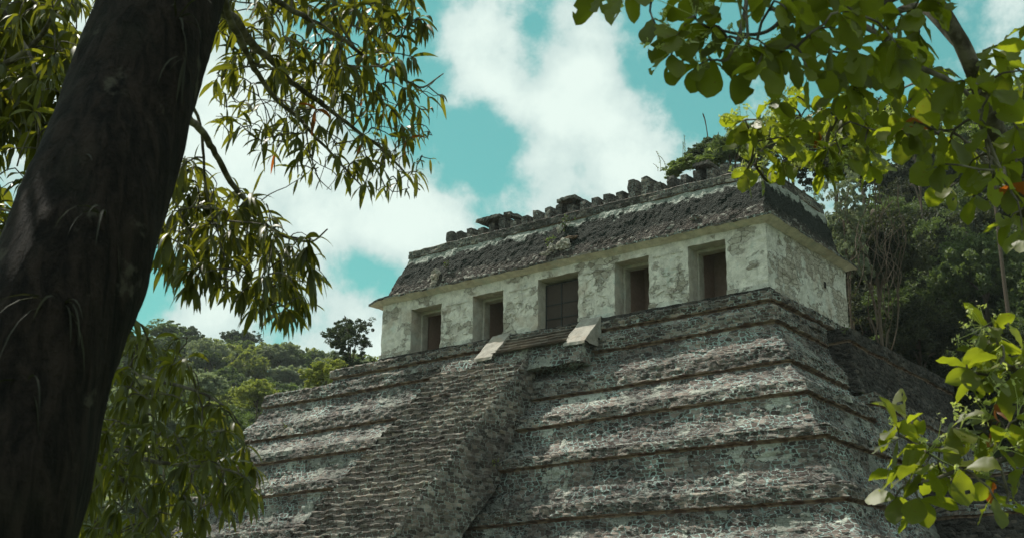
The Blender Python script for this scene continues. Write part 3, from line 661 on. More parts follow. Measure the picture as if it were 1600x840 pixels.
# remains of stucco masks on the roof slope
M_stuc = plaster_mat('stucco_remnant', .1, tone=(.34, .31, .26), cell=(5, 5, 8))
def lump(name, c, rad, mat, seed, parent=tem, n=14):
    mb = MB(); th = np.linspace(0, np.pi, n); ph = np.linspace(0, 2 * np.pi, 2 * n)
    P = np.stack([np.sin(th)[:, None] * np.cos(ph)[None], np.sin(th)[:, None] * np.sin(ph)[None], np.repeat(np.cos(th)[:, None], len(ph), 1)], -1)
    P = P * (1 + .0 * P); mb.grid(P)
    def fn(V):
        V = V * (1 + .4 * vn(V * 2.2 + seed, seed)[:, None] + .3 * vn(V * 5, seed)[:, None]); return V * np.array(rad) + np.array(c)
    return mb.build(name, mat, parent, fn=fn)
def plane_pt(px, py, y):
    r = ray(px, py); t = (y - CAM[1]) / r[1]; return CAM + r * t
for (px, py, yy, rad, mt, sd) in ((681, 432, .3, (.26, .24, .36), M_stuc, 1), (678, 444, .2, (.24, .18, .18), M_stuc, 2), (880, 383, .35, (.42, .2, .3), M_stuc, 3),
                                  (862, 388, .3, (.26, .18, .2), M_stuc, 4), (890, 372, .45, (.4, .2, .09), M_rust, 5), (852, 396, .15, (.3, .13, .1), M_stuc, 6),
                                  (874, 358, .55, (.12, .12, .24), M_stuc, 7), (1085, 340, .3, (.25, .12, .13), M_band, 8)):
    lump('stucco_mask', plane_pt(px, py, yy), rad, mt, sd)
# added pale strip: sunlight on the roof's top right edge, painted as colour
mb = MB(); mb.patch((-.62, 2.0, 6.27), (-.40, 2.0, 6.22), (-.40, 6.6, 6.22), (-.62, 6.6, 6.27), 3, 40); mb.build('sunlit_edge_strip', flat('painted_sunlight', (.55, .56, .52)), tem, fn=lambda V: rough(V, .015, 2, 0, 9, 2))


# ------------------------------------------------------------------ distant trees: crowns of many small leaf clumps
def crown_mesh(name, seed, mats, n=9000, leaf=.2, lobes=34, flat_=.8, gap=.55, umbrella=False):
    r = np.random.default_rng(seed)
    d = r.normal(size=(lobes, 3)); d /= np.linalg.norm(d, axis=1)[:, None]; d[:, 2] = np.abs(d[:, 2]) * 1.2 - .5
    if umbrella == 1: d[:, 2] = r.uniform(.05, .3, lobes)
    c = d * r.uniform(.3, .82, (lobes, 1)) * np.array([1, 1, flat_]); rad = r.uniform(.15, .34, lobes)
    if umbrella == 2:
        zc = r.uniform(-1.5, .85, lobes); a_ = r.uniform(0, 6.28, lobes); w0 = np.interp(zc, [-1.5, -.4, .35, .85], [.65, .55, .8, .35]) * r.uniform(.4, 1.1, lobes)
        c = np.stack([np.cos(a_) * w0, np.sin(a_) * w0, zc], 1); rad = r.uniform(.14, .28, lobes)
    sub = 6; ks = np.repeat(np.arange(lobes), sub); g_ = r.normal(size=(lobes * sub, 3)); g_ /= np.linalg.norm(g_, axis=1)[:, None]
    cs = c[ks] + g_ * rad[ks][:, None] * .85; rs = rad[ks] * r.uniform(.22, .5, lobes * sub)
    k = r.integers(0, lobes * sub, n); q = r.normal(size=(n, 3)); qn = q / np.linalg.norm(q, axis=1)[:, None]
    P = cs[k] + qn * rs[k][:, None] * r.uniform(.35, 1.15, (n, 1)) ** .7 * np.array([1, 1, .7]); q = qn
    nrm = q * .35 + r.normal(size=(n, 3)) * .75 + np.array([0, 0, .3]); nrm /= np.linalg.norm(nrm, axis=1)[:, None]
    a = np.cross(nrm, r.normal(size=(n, 3))); a /= np.linalg.norm(a, axis=1)[:, None]; b_ = np.cross(nrm, a)
    s = leaf * r.uniform(.6, 1.35, (n, 1))
    V = np.stack([P - a * s, P + b_ * s * .5 + nrm * s * .14, P + a * s, P - b_ * s * .5 + nrm * s * .14], 1).reshape(-1, 3)
    return mesh_of(name, V, np.arange(4 * n).reshape(n, 4), mats)
def trunk_mesh(name, seed, mat, h=1.0, rad=.035, limbs=7):
    r = np.random.default_rng(seed); mb = MB(); n = 10
    t = np.linspace(0, 1, n); bend = r.normal(size=2) * .08
    pts = np.stack([bend[0] * np.sin(t * 3), bend[1] * np.sin(t * 2.4), t * h], 1); mb.tube(pts, rad * (1.25 - .75 * t), 7)
    for k in range(limbs):
        t0 = r.uniform(.5, .95); s = np.array([bend[0] * math.sin(t0 * 3), bend[1] * math.sin(t0 * 2.4), t0 * h]); a = r.uniform(0, 6.28)
        e = s + np.array([math.cos(a) * .35, math.sin(a) * .35, r.uniform(.1, .35)]) * h * .7; u = np.linspace(0, 1, 6)[:, None]
        mb.tube(s * (1 - u) + e * u + np.array([0, 0, .05]) * np.sin(u * 3.14), rad * .5 * (1 - .75 * u[:, 0]), 5)
    return mesh_of(name, np.concatenate(mb.V), np.concatenate(mb.F), mat)
CR = {}
def crown_var(kind, i, near):
    key = (kind, i, near)
    if key not in CR:
        hsh = sum(map(ord, kind)) + i * 31
        CR[key] = crown_mesh('crown', hsh, L_hill[kind], n={0: 3000, 1: 7500, 2: 22000}[near], leaf={0: .085, 1: .052, 2: .03}[near],
                             lobes={0: 30, 1: 44, 2: 60}[near], umbrella={9: 1, 8: 2}.get(i, 0))
    return CR[key]
TR = [trunk_mesh('trunk', s, L_vine) for s in range(4)]
def tree(name, label, cat, p, R_, kind, i, near=0, group=None, sq=1.0, rz=None, base=None):
    bz = float(terrain(p[0], p[1])) - .3 if base is None else base
    bz = min(bz, p[2] - R_ * .5)
    root = empty(name, (p[0], p[1], bz)); tag(root, label, cat, group)
    c = bpy.data.objects.new('crown', crown_var(kind, i, near)); SC.collection.objects.link(c); c.parent = root
    c.location = (0, 0, p[2] - bz); c.scale = (R_, R_, R_ * sq); c.rotation_euler = (0, 0, rng.uniform(0, 6.28) if rz is None else rz)
    t = bpy.data.objects.new('trunk', TR[i % 4]); SC.collection.objects.link(t); t.parent = root
    hh = p[2] - bz + R_ * .1; t.scale = (R_ * 1.1, R_ * 1.1, hh); t.rotation_euler = c.rotation_euler
    return root
def hit_terrain(px, py, hc, d0=40, d1=420):
    r = ray(px, py); r = r / np.linalg.norm(r); ds = np.linspace(d0, d1, 380); P = CAM + r * ds[:, None]
    zt = terrain(P[:, 0], P[:, 1]) + hc; k = np.argmax(P[:, 2] < zt)
    return P[k] if (P[:, 2] < zt).any() else None
def to_px(P):
    d = np.asarray(P) - CAM; z = d @ fwd; return 800 + F_PX * (d @ R2) / z, 420 - F_PX * (d @ U2) / z, z
# named trees of the left hillside
spec = [('hillside_tree', 'small flat-topped feathery tree standing above the left ridge', 262, 518, 8, 46, 'mid', 9, .5),
        ('hillside_tree', 'broad flat-topped dark tree on the ridge line of the left hill', 376, 528, 6, 36, 'dark', 9, .6),
        ('hillside_tree', 'small dark pointed tree on the left ridge beside the flat-topped tree', 301, 520, 5, 15, 'dark', 1, 1.2),
        ('hillside_tree', 'grey-green dome tree high on the left hill right of the flat-topped tree', 432, 560, 7, 52, 'grey', 1, .8),
        ('hillside_tree', 'wide grey-green tree on the upper left slope under the ridge', 322, 552, 7, 44, 'grey', 2, .8)]
for nm, lb, px, py, hc, rp_, kd, iv, sq in spec:
    p = hit_terrain(px, py, hc)
    if p is None: p = at(px, py, 290)
    tree(nm, lb, 'tree', p, rp_ / F_PX * np.linalg.norm(p - CAM), kd, iv, 1, None, sq)
# trees close behind the left corner of the pyramid
def near_tree(label, px, py, d, rp_, kind, i, near=2, sq=1.0, name='broadleaf_tree'):
    p = at(px, py, d); tree(name, label, 'tree', p, rp_ / F_PX * d, kind, i, near, None, sq)
near_tree('tall dark green tree rising behind the left edge of the top terrace', 548, 543, 96, 52, 'dark', 8, 2, 1.0)
near_tree('dark lower tree filling the gap below the tall tree beside the terrace', 562, 590, 94, 34, 'dark', 2, 1, 1.0)
near_tree('sunlit yellow-green tree left of the tall dark tree behind the terrace', 510, 585, 92, 48, 'yellow', 1, 1, .9)
near_tree('small bright bush peeping over the top terrace edge', 537, 606, 88, 20, 'bright', 2, 0, .8, 'leafy_bush')
near_tree('small bright bush left of the other one over the terrace edge', 497, 614, 88, 19, 'bright', 3, 0, .8, 'leafy_bush')
near_tree('dark tree touching the left wall of the temple, low behind the platform', 588, 578, 100, 26, 'dark', 3, 0, .8)
near_tree('round yellow-green tree low on the left hill, brightest of the hillside', 402, 616, 125, 50, 'yellow', 2, 1, .85, 'hillside_tree')
near_tree('pale grey-green bare-looking tree at the foot of the left hill', 318, 604, 135, 48, 'grey', 3, 1, .8, 'hillside_tree')
near_tree('olive leafy tree at the left edge of the upper terraces', 352, 664, 84, 52, 'mid', 4, 2, .8)
near_tree('dark olive tree below the left hillside, hugging the terrace wall', 300, 700, 80, 50, 'jungle', 4, 2, .8)
# the rest of the hillside
kinds_l = ['mid', 'mid', 'dark', 'grey', 'mid', 'yellow']
LBL = dict(mid='mid green tree among the forest of the left hillside', dark='dark green tree among the forest of the left hillside',
           grey='greyish green tree among the forest of the left hillside', yellow='yellowish green tree among the forest of the left hillside')
pts = []
tries = 0
while len(pts) < 210 and tries < 9000:
    tries += 1
    ang = rng.uniform(-.49, -.09); d = math.sqrt(rng.uniform(78 ** 2, 330 ** 2))
    dx, dy = math.sin(YAW + ang + .0), math.cos(YAW + ang)
    x, y = CAM[0] + dx * d, CAM[1] + dy * d
    if y < -28 or (x > -34 and y < 24) or x > -20: continue
    R_ = rng.uniform(3.6, 6.4) * (.8 + d / 900)
    if any((x - a) ** 2 + (y - b_) ** 2 < ((R_ + c_) * .72) ** 2 for a, b_, c_ in pts): continue
    z = float(terrain(x, y)) + rng.uniform(4.0, 6.5) * (.75 if d < 130 else 1)
    X, Y, _ = to_px((x, y, z))
    if X < -80 or X > 620 or Y - R_ * .8 / d * F_PX > 860: continue
    if Y - R_ * .75 / d * F_PX < 508 + max(0, X - 330) * .16: z -= (508 + max(0, X - 330) * .16 - (Y - R_ * .75 / d * F_PX)) / F_PX * d
    pts.append((x, y, R_)); kd = kinds_l[rng.integers(0, 6)]
    Y2 = to_px((x, y, z))[1]; zone = 'ridge' if Y2 < 552 else ('middle slope' if Y2 < 610 else 'lower slope'); side = 'beside the terrace edge' if X > 400 else 'between trunk and terraces'
    if X < 230: side = 'behind the leaning trunk'
    tree('hillside_tree', LBL[kd].replace('among the forest of the left hillside', 'on the %s of the left hill, %s' % (zone, side)), 'tree', (x, y, z), R_, kd, int(rng.integers(0, 6)), 1 if d < 170 else 0,
         '%s trees on the %s, %s' % (kd, zone, side), rng.uniform(.7, .95))
# jungle behind and right of the temple
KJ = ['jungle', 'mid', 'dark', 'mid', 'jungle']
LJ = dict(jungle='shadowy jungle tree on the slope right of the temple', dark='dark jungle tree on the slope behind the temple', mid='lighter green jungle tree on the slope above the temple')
pts = []; tries = 0
while len(pts) < 230 and tries < 20000:
    tries += 1
    ang = rng.uniform(.10, .44); d = math.sqrt(rng.uniform(72 ** 2, 190 ** 2))
    x, y = CAM[0] + math.sin(YAW + ang) * d, CAM[1] + math.cos(YAW + ang) * d
    if y < 23: continue
    R_ = rng.uniform(3.4, 5.6)
    if any((x - a) ** 2 + (y - b_) ** 2 < ((R_ + c_) * .40) ** 2 for a, b_, c_ in pts): continue
    z = float(terrain(x, y)) + rng.uniform(1.5, 7.5)
    X, Y, _ = to_px((x, y, z)); rr = R_ * .75 / d * F_PX
    lim = np.interp(X, [1000, 1080, 1160, 1300, 1400, 1450, 1550, 1600], [400, 205, 165, 165, 178, 130, 60, -40])
    if X < 1040 or X > 1720 or Y < -80: continue
    if Y - rr < lim: z -= (lim - (Y - rr)) / F_PX * d
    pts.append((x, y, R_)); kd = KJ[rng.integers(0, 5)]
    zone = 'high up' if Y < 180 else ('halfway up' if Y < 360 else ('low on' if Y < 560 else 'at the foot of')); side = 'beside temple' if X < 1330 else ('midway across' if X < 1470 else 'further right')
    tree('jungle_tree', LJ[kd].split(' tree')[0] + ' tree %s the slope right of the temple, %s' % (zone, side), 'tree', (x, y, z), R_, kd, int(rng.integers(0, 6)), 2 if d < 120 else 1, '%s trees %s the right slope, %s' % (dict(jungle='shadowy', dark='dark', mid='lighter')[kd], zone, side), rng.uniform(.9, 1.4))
near_tree('leafy treetop just above the right end of the roof', 1178, 222, 84, 66, 'mid', 5, 2, .75, 'jungle_tree')
near_tree('loose dark treetop at the left end of the jungle, over the roof comb', 1112, 240, 88, 46, 'dark', 4, 1, .8, 'jungle_tree')
near_tree('olive treetop between the roof shrub and the roof corner', 1148, 240, 82, 66, 'mid', 3, 2, .8, 'jungle_tree')
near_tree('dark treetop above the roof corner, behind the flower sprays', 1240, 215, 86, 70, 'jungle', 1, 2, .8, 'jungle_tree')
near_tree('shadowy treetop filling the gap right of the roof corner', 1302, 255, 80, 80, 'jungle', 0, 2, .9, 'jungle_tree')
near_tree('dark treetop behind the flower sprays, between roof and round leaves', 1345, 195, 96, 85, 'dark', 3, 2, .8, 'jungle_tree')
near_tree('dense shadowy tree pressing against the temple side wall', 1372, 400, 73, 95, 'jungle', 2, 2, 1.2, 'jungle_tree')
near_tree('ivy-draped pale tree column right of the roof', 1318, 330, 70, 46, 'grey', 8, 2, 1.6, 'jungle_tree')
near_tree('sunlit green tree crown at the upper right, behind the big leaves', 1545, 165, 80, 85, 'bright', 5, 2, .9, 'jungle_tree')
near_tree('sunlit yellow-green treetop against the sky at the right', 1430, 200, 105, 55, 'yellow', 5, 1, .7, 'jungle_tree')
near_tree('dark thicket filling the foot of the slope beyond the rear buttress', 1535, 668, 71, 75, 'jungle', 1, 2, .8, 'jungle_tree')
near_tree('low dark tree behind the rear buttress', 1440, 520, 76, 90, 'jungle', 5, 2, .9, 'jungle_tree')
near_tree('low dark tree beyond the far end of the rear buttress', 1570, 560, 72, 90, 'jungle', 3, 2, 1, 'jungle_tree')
# hanging vines on the shaded tree beside the temple
r_ = np.random.default_rng(3)
vt = at(1372, 400, 68)
for k in range(20):
    px = r_.uniform(1318, 1418); py0 = r_.uniform(270, 380); py1 = r_.uniform(440, 560); d = r_.uniform(64.5, 68)
    a = at(px, py0, d); e = at(px + r_.normal() * 14, py1, d); t = np.linspace(0, 1, 14)[:, None]
    P = a * (1 - t) + e * t + vn3(np.concatenate([t * 3 + k, t * 0, t * 0], 1), k) * 1.1 * np.sin(t * 3.14)
    mb = MB(); mb.tube(P, r_.uniform(.012, .03), 5)
    tag(mb.build('hanging_vine', L_vine), 'bare brown vine hanging down the dark trees right of the temple', 'vine', 'vines hanging right of the temple')
# shrubs growing on the roof comb
def sprig(mb, base, h, lean, r, mi=0, leaf=.09):
    t = np.linspace(0, 1, 9)[:, None]; top = base + np.array([lean, 0, h]); P = base * (1 - t) + top * t + np.array([.12, 0, 0]) * np.sin(t * 3); mb.tube(P, .012, 4, 1)
    n = int(h / .06); k = r.random(n); Q = base + (top - base) * k[:, None] + np.array([.12, 0, 0]) * np.sin(k * 3)[:, None]
    a = r.normal(size=(n, 3)); a /= np.linalg.norm(a, axis=1)[:, None]; b_ = np.cross(a, r.normal(size=(n, 3))); b_ /= np.linalg.norm(b_, axis=1)[:, None]
    Q = Q + a * leaf * .8
    V = np.stack([Q - a * leaf, Q + b_ * leaf * .45, Q + a * leaf, Q - b_ * leaf * .45], 1).reshape(-1, 3); mb.add(V, np.arange(4 * n).reshape(n, 4), 0)
root = tag(empty('roof_shrub', plane_pt(1072, 275, 4.4)), 'green shrub with tall sprigs growing from the roof comb', 'shrub')
c = crown_mesh('foliage', 77, L_hill['bright'], 3000, .1, 26, .7); o = bpy.data.objects.new('foliage', c); SC.collection.objects.link(o); o.parent = root; o.scale = (1.7, .8, .85); o.location = (.1, 0, .55)
mb = MB(); b0 = plane_pt(1060, 268, 4.4)
for (px, h, ln) in ((1066, 2.0, .15), (1060, 1.6, .3), (1032, 1.2, -.25), (1040, .9, -.3), (1028, .5, -.3), (1078, .8, .1)):
    sprig(mb, plane_pt(px, 268, 4.4), h, ln, r_, leaf=.055)
o = mb.build('sprigs', [L_hill['bright'], L_vine], root)
# small weeds rooted in the masonry
def weed(label, p, s=.22, mat='bright'):
    mb = MB()
    for k in range(5): sprig(mb, np.array(p) + r_.normal(size=3) * s * .15, s * r_.uniform(.7, 1.4), r_.normal() * s * .6, r_, leaf=s * .22)
    tag(mb.build('weed', [L_hill[mat], L_vine]), label, 'weed')
weed('yellow weed on the terrace ledge just right of the stairway', plane_pt(769, 724, -4.4), .34, 'yellow')
weed('small yellow weed beside the stairway flank', plane_pt(738, 731, -4.5), .2, 'yellow')
weed('small yellow weed on the ledge at the upper left terrace', plane_pt(443, 668, -1.6), .28, 'yellow')
weed('little yellow weed low on the left terraces', plane_pt(424, 770, -4.2), .2, 'yellow')
weed('leafy weed growing at the middle of the roof band', plane_pt(878, 356, .7), .5, 'mid')
weed('green weed hanging at the left stucco mask', plane_pt(694, 418, .4), .35, 'mid')
weed('pale green weed beside the central stucco mask', plane_pt(856, 384, .3), .45, 'mid')
weed('green tuft on top of the rear buttress corner', plane_pt(1318, 521, 4.9), .35, 'mid')

# ------------------------------------------------------------------ foreground leaves
def leaves(mb, B, Dr, L, Wd, droop, r, shape='lance', mi=0):
    if len(B) == 0: return
    n = len(B); S = 7 if shape == 'lance' else 11
    t = np.linspace(0, 1, S)
    if shape == 'lance': prof = np.sin(np.pi * t ** .8) ** .85
    else: prof = np.sin(np.pi * t ** 1.35) ** .72; prof[-1] = 0; prof[0] = .04
    side = np.cross(Dr, r.normal(size=(n, 3)) * .35 + np.array([0, 0, 1.])); side /= np.linalg.norm(side, axis=1)[:, None] + 1e-9
    P = np.zeros((n, S, 3)); P[:, 0] = B; d = Dr.copy(); step = (L / (S - 1))[:, None]
    for k in range(1, S):
        d = d + np.array([0, 0, -1.]) * droop[:, None] / (S - 1); d /= np.linalg.norm(d, axis=1)[:, None]; P[:, k] = P[:, k - 1] + d * step
    nrm = np.cross(side, d); tw = r.normal(size=n) * .5
    w_ = Wd[:, None] * prof[None] * .5
    fold = (.25 if shape == 'lance' else .18) + .12 * r.normal(size=n)
    wav = .1 * r.normal(size=(n, S))
    sd = side[:, None] * np.cos(tw)[:, None, None] + nrm[:, None] * np.sin(tw)[:, None, None]
    up_ = np.cross(sd, P[:, -1:] - P[:, :1]); up_ /= np.linalg.norm(up_, axis=2)[..., None] + 1e-9
    if shape == 'round':
        cols = []
        for q in (-1, -.55, 0, .55, 1):
            cols.append(P + sd * (w_ * q)[..., None] + up_ * (w_ * (fold[:, None] * abs(q) ** .7 * 1.2 + wav * q + .05 * r.normal(size=(n, S)) * abs(q)))[..., None])
        V = np.stack(cols, 2).reshape(n, -1, 3); f = []
        for k in range(S - 1):
            for c_ in range(4): a = k * 5 + c_; f.append((a, a + 1, a + 6, a + 5))
        F = (np.array(f)[None] + (np.arange(n) * S * 5)[:, None, None]); keep = r.random(F.shape[:2]) > .022
        bite = r.random(n) < .25; kk = r.integers(2, S - 3, n); sd_ = r.integers(0, 2, n) * 3
        for q in np.where(bite)[0]: keep[q, kk[q] * 4 + sd_[q]] = False; keep[q, (kk[q] + 1) * 4 + sd_[q]] = False
        mb.add(V.reshape(-1, 3), F[keep], mi); return
    Lf = P - sd * w_[..., None] + up_ * (w_ * (fold[:, None] + wav))[..., None]; Rt = P + sd * w_[..., None] + up_ * (w_ * (fold[:, None] - wav))[..., None]
    V = np.stack([Lf, P, Rt], 2).reshape(n, -1, 3)
    f = []
    for k in range(S - 1):
        a = k * 3
        for c_ in (0, 1): f.append((a + c_, a + c_ + 1, a + c_ + 4, a + c_ + 3))
    F = (np.array(f)[None] + (np.arange(n) * S * 3)[:, None, None]).reshape(-1, 4)
    mb.add(V.reshape(-1, 3), F, mi)
def inpoly(x, y, poly):
    ins = False; j = len(poly) - 1
    for i in range(len(poly)):
        xi, yi = poly[i]; xj, yj = poly[j]
        if (yi > y) != (yj > y) and x < (xj - xi) * (y - yi) / (yj - yi) + xi: ins = not ins
        j = i
    return ins
def sample_poly(poly, n, r, mind=14):
    xs_ = [p[0] for p in poly]; ys_ = [p[1] for p in poly]; out = []; tr = 0
    while len(out) < n and tr < n * 60:
        tr += 1; x = r.uniform(min(xs_), max(xs_)); y = r.uniform(min(ys_), max(ys_))
        if inpoly(x, y, poly) and all((x - a) ** 2 + (y - b_) ** 2 > mind ** 2 for a, b_ in out): out.append((x, y))
    return out
def smooth_line(P, k=6):
    P = np.array(P, float); n = len(P); t = np.arange(n); T_ = np.linspace(0, n - 1, (n - 1) * k + 1); out = []
    for u in T_:
        i = min(int(u), n - 2); f = u - i; p0, p1, p2, p3 = P[max(i - 1, 0)], P[i], P[i + 1], P[min(i + 2, n - 1)]
        out.append(.5 * ((2 * p1) + (-p0 + p2) * f + (2 * p0 - 5 * p1 + 4 * p2 - p3) * f * f + (-p0 + 3 * p1 - 3 * p2 + p3) * f ** 3))
    return np.array(out)
def limb(root, pts, r0, r1, seed, mat=None, name='branch', wob=.03):
    P = smooth_line([at(*q) if len(q) == 3 else q for q in pts]); n = len(P)
    P = P + wob * vn3(P * 3.0, seed) + wob * .3 * vn3(P * 11, seed)
    rad = np.linspace(r0, r1, n) * (1 + .12 * vn(P * 8, seed))
    mb = MB(); mb.tube(P, rad, 9); o = mb.build(name, mat or M_twig, root, smooth=True); return P, o
def foliage(root, parent_lines, centres, r, shape='lance', nl=(6, 11), L=(.13, .2), wfac=.2, droop=(.8, 2.2), mat=None, twig=.0032, red=0, buds=0, name='foliage', hang=.25):
    nodes = np.concatenate(parent_lines); C_ = sorted([np.asarray(c) for c in centres], key=lambda c: np.min(np.linalg.norm(nodes - c, axis=1)))
    tw = MB(); lf = MB(); bd = MB(); cnt = np.zeros(len(nodes))
    for c in C_:
        dd = np.linalg.norm(nodes - c, axis=1); j = int(np.argmin(dd)); s = nodes[j]; dist = dd[j]
        t = np.linspace(0, 1, 6)[:, None]; mid = np.array([0, 0, -1.]) * dist * -.12 + r.normal(size=3) * dist * .13
        P = s * (1 - t) + c * t + mid * np.sin(t * math.pi) + r.normal(size=(6, 3)) * dist * .02
        tw.tube(P, np.linspace(twig * (2.6 if dist > .5 else 1.7), twig, 6), 5)
        nodes = np.concatenate([nodes, P[1:]])
        dirv = P[-1] - P[-3]; dirv /= np.linalg.norm(dirv) + 1e-9
        n = int(r.integers(*nl)); az = np.arange(n) * 2.4 + r.uniform(0, 6); a = np.cross(dirv, [.2, .3, .9]); a /= np.linalg.norm(a) + 1e-9; b_ = np.cross(dirv, a)
        rad_ = np.cos(az)[:, None] * a + np.sin(az)[:, None] * b_
        Dr = dirv * r.uniform(.1, .8, (n, 1)) + rad_ * r.uniform(.5, 1.1, (n, 1)) + np.array([0, 0, -hang]); Dr /= np.linalg.norm(Dr, axis=1)[:, None]
        back = r.uniform(0, .35, n)[:, None]; B = c - dirv * back * min(dist, .12)
        LL = r.uniform(*L, n); nr = int(r.integers(1, 3)) if r.random() < red else 0; ww = LL * wfac * r.uniform(.8, 1.2, n); dr_ = r.uniform(*droop, n)
        leaves(lf, B[nr:], Dr[nr:], LL[nr:], ww[nr:], dr_[nr:], r, shape, 0)
        if nr: leaves(lf, B[:nr], Dr[:nr], LL[:nr], ww[:nr] * .8, dr_[:nr], r, shape, 1)
        if buds and r.random() < buds:
            for q in range(int(r.integers(5, 9))):
                e = c + (dirv * .5 + r.normal(size=3) * .6 + np.array([0, 0, .5])) * r.uniform(.04, .1)
                bd.tube(np.array([c, c * .5 + e * .5 + r.normal(size=3) * .006, e]), [.0016, .0013, .001], 4)
                m_ = 9; Q = e + r.normal(size=(m_, 3)) * .009; aa = r.normal(size=(m_, 3)) * .0042; bb = r.normal(size=(m_, 3)) * .0042
                bd.add(np.stack([Q - aa, Q - bb, Q + aa, Q + bb], 1).reshape(-1, 3), np.arange(4 * m_).reshape(m_, 4))
    tag(tw.build('twigs', M_twig, root), kind='stuff')
    lf.build(name, [mat, L_red], root, smooth=True)
    if bd.V: tag(bd.build('flower_panicles', L_flower, root), kind='stuff')

# leaning tree, with its lower trunk reaching the ground beside the camera
RF = np.random.default_rng(21)
base = at(-330, 1460, 3.3); base[2] = GZ
lt = tag(empty('leaning_tree', base), 'big dark leaning trunk across the left of the view, with long thin hanging leaves', 'tree')
tp = [base - np.array([0, 0, .3]), at(-175, 1180, 3.5), at(-38, 840, 3.75), at(42, 620, 4.0), at(118, 400, 4.3), at(190, 190, 4.7), at(252, 0, 5.1), at(315, -200, 5.6), at(400, -480, 6.4), at(520, -900, 7.6)]
P = smooth_line(tp, 14); n = len(P); k = 40; tt = np.linspace(0, 1, n)
rad = np.interp(tt, [0, .2, .33, .55, .75, 1], [.34, .27, .245, .235, .235, .17])
tg = np.gradient(P, axis=0); tg /= np.linalg.norm(tg, axis=1)[:, None]; aa = np.cross(tg, R2); aa /= np.linalg.norm(aa, axis=1)[:, None]; bb = np.cross(tg, aa)
th = np.linspace(0, 2 * np.pi, k + 1)
G = P[:, None] + rad[:, None, None] * (np.cos(th)[None, :, None] * aa[:, None] + np.sin(th)[None, :, None] * bb[:, None])
V = G.reshape(-1, 3); cen = np.repeat(P, k + 1, 0); out = V - cen; out /= np.linalg.norm(out, axis=1)[:, None]
V = V + out * (.014 * vn(V * np.array([9, 9, 2.2]), 3) + .012 * vn(V * 2.5, 4) + .006 * vn(V * np.array([26, 26, 6]), 5))[:, None]
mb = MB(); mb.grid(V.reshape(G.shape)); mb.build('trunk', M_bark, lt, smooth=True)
lines = []
for pts_, r0, r1 in (([(300, -60, 5.4), (345, 5, 6), (385, 55, 6.6), (430, 98, 7.1), (468, 137, 7.4), (540, 190, 7.8), (600, 240, 8.0), (655, 300, 8.2)], .05, .006),
                     ([(330, -40, 5.5), (362, 40, 6.2), (400, 110, 6.8), (440, 165, 7.2), (480, 200, 7.5), (530, 250, 7.7), (570, 290, 7.9)], .032, .006),
                     ([(255, 150, 5.1), (296, 178, 5.6), (330, 225, 6.2), (356, 286, 6.7), (388, 318, 7), (420, 358, 7.2), (463, 376, 7.4), (491, 378, 7.5), (511, 360, 7.5)], .034, .005),
                     ([(340, -60, 5.6), (420, -10, 6.3), (500, 40, 7), (590, 100, 7.5), (650, 130, 7.8), (695, 118, 8)], .03, .005),
                     ([(300, 120, 5.8), (310, 200, 6.2), (325, 290, 6.6), (345, 360, 6.8), (360, 420, 7)], .014, .005),
                     ([(388, 318, 7), (412, 380, 7.1), (425, 440, 7.2)], .012, .004),
                     ([(480, 200, 7.5), (500, 270, 7.6), (520, 300, 7.6)], .008, .003)):
    Pl, _ = limb(lt, pts_, r0 * .62, r1 * .7, len(lines) + 3); lines.append(Pl)
PA = [(330, -30), (655, -30), (672, 40), (640, 110), (560, 120), (450, 140), (380, 120), (330, 100)]
PB = [(330, 100), (450, 130), (640, 120), (695, 135), (690, 170), (650, 215), (660, 270), (610, 300), (560, 290), (520, 300), (470, 280), (440, 250), (380, 230), (330, 180)]
PC = [(285, 235), (330, 290), (400, 300), (450, 360), (500, 370), (505, 430), (480, 480), (450, 500), (400, 490), (330, 450), (262, 440), (240, 370), (258, 320)]
def mk(poly, nn, d0, d1, md=14): return [at(x, y, RF.uniform(d0, d1)) for x, y in sample_poly(poly, nn, RF, md)]
foliage(lt, lines, mk(PA, 130, 6.4, 8.6, 9), RF, 'lance', (6, 10), (.10, .165), .19, mat=L_mango)
foliage(lt, lines, mk(PB, 95, 7.0, 8.4, 11), RF, 'lance', (2, 7), (.10, .175), .18, mat=L_mango, red=.04, twig=.0028)
foliage(lt, lines, mk(PC, 92, 6.3, 7.6, 13), RF, 'lance', (6, 12), (.115, .185), .18, mat=L_mango, droop=(1.0, 2.4), twig=.0032)
foliage(lt, lines, mk(PB, 60, 7.0, 8.4, 13) + mk(PC, 40, 6.3, 7.6, 14) + mk([(560, 240), (680, 180), (690, 260), (660, 300), (590, 310)], 22, 7.2, 8, 9), RF, 'lance', (1, 3), (.06, .11), .16, mat=L_mango, twig=.002)
# unseen canopy above the frame, added to this tree to darken the trunk
PT = [(-200, -420), (1000, -420), (900, -60), (100, -60)]
foliage(lt, lines, mk(PT, 130, 6, 10, 20), RF, 'lance', (8, 12), (.16, .24), .24, mat=L_mango)

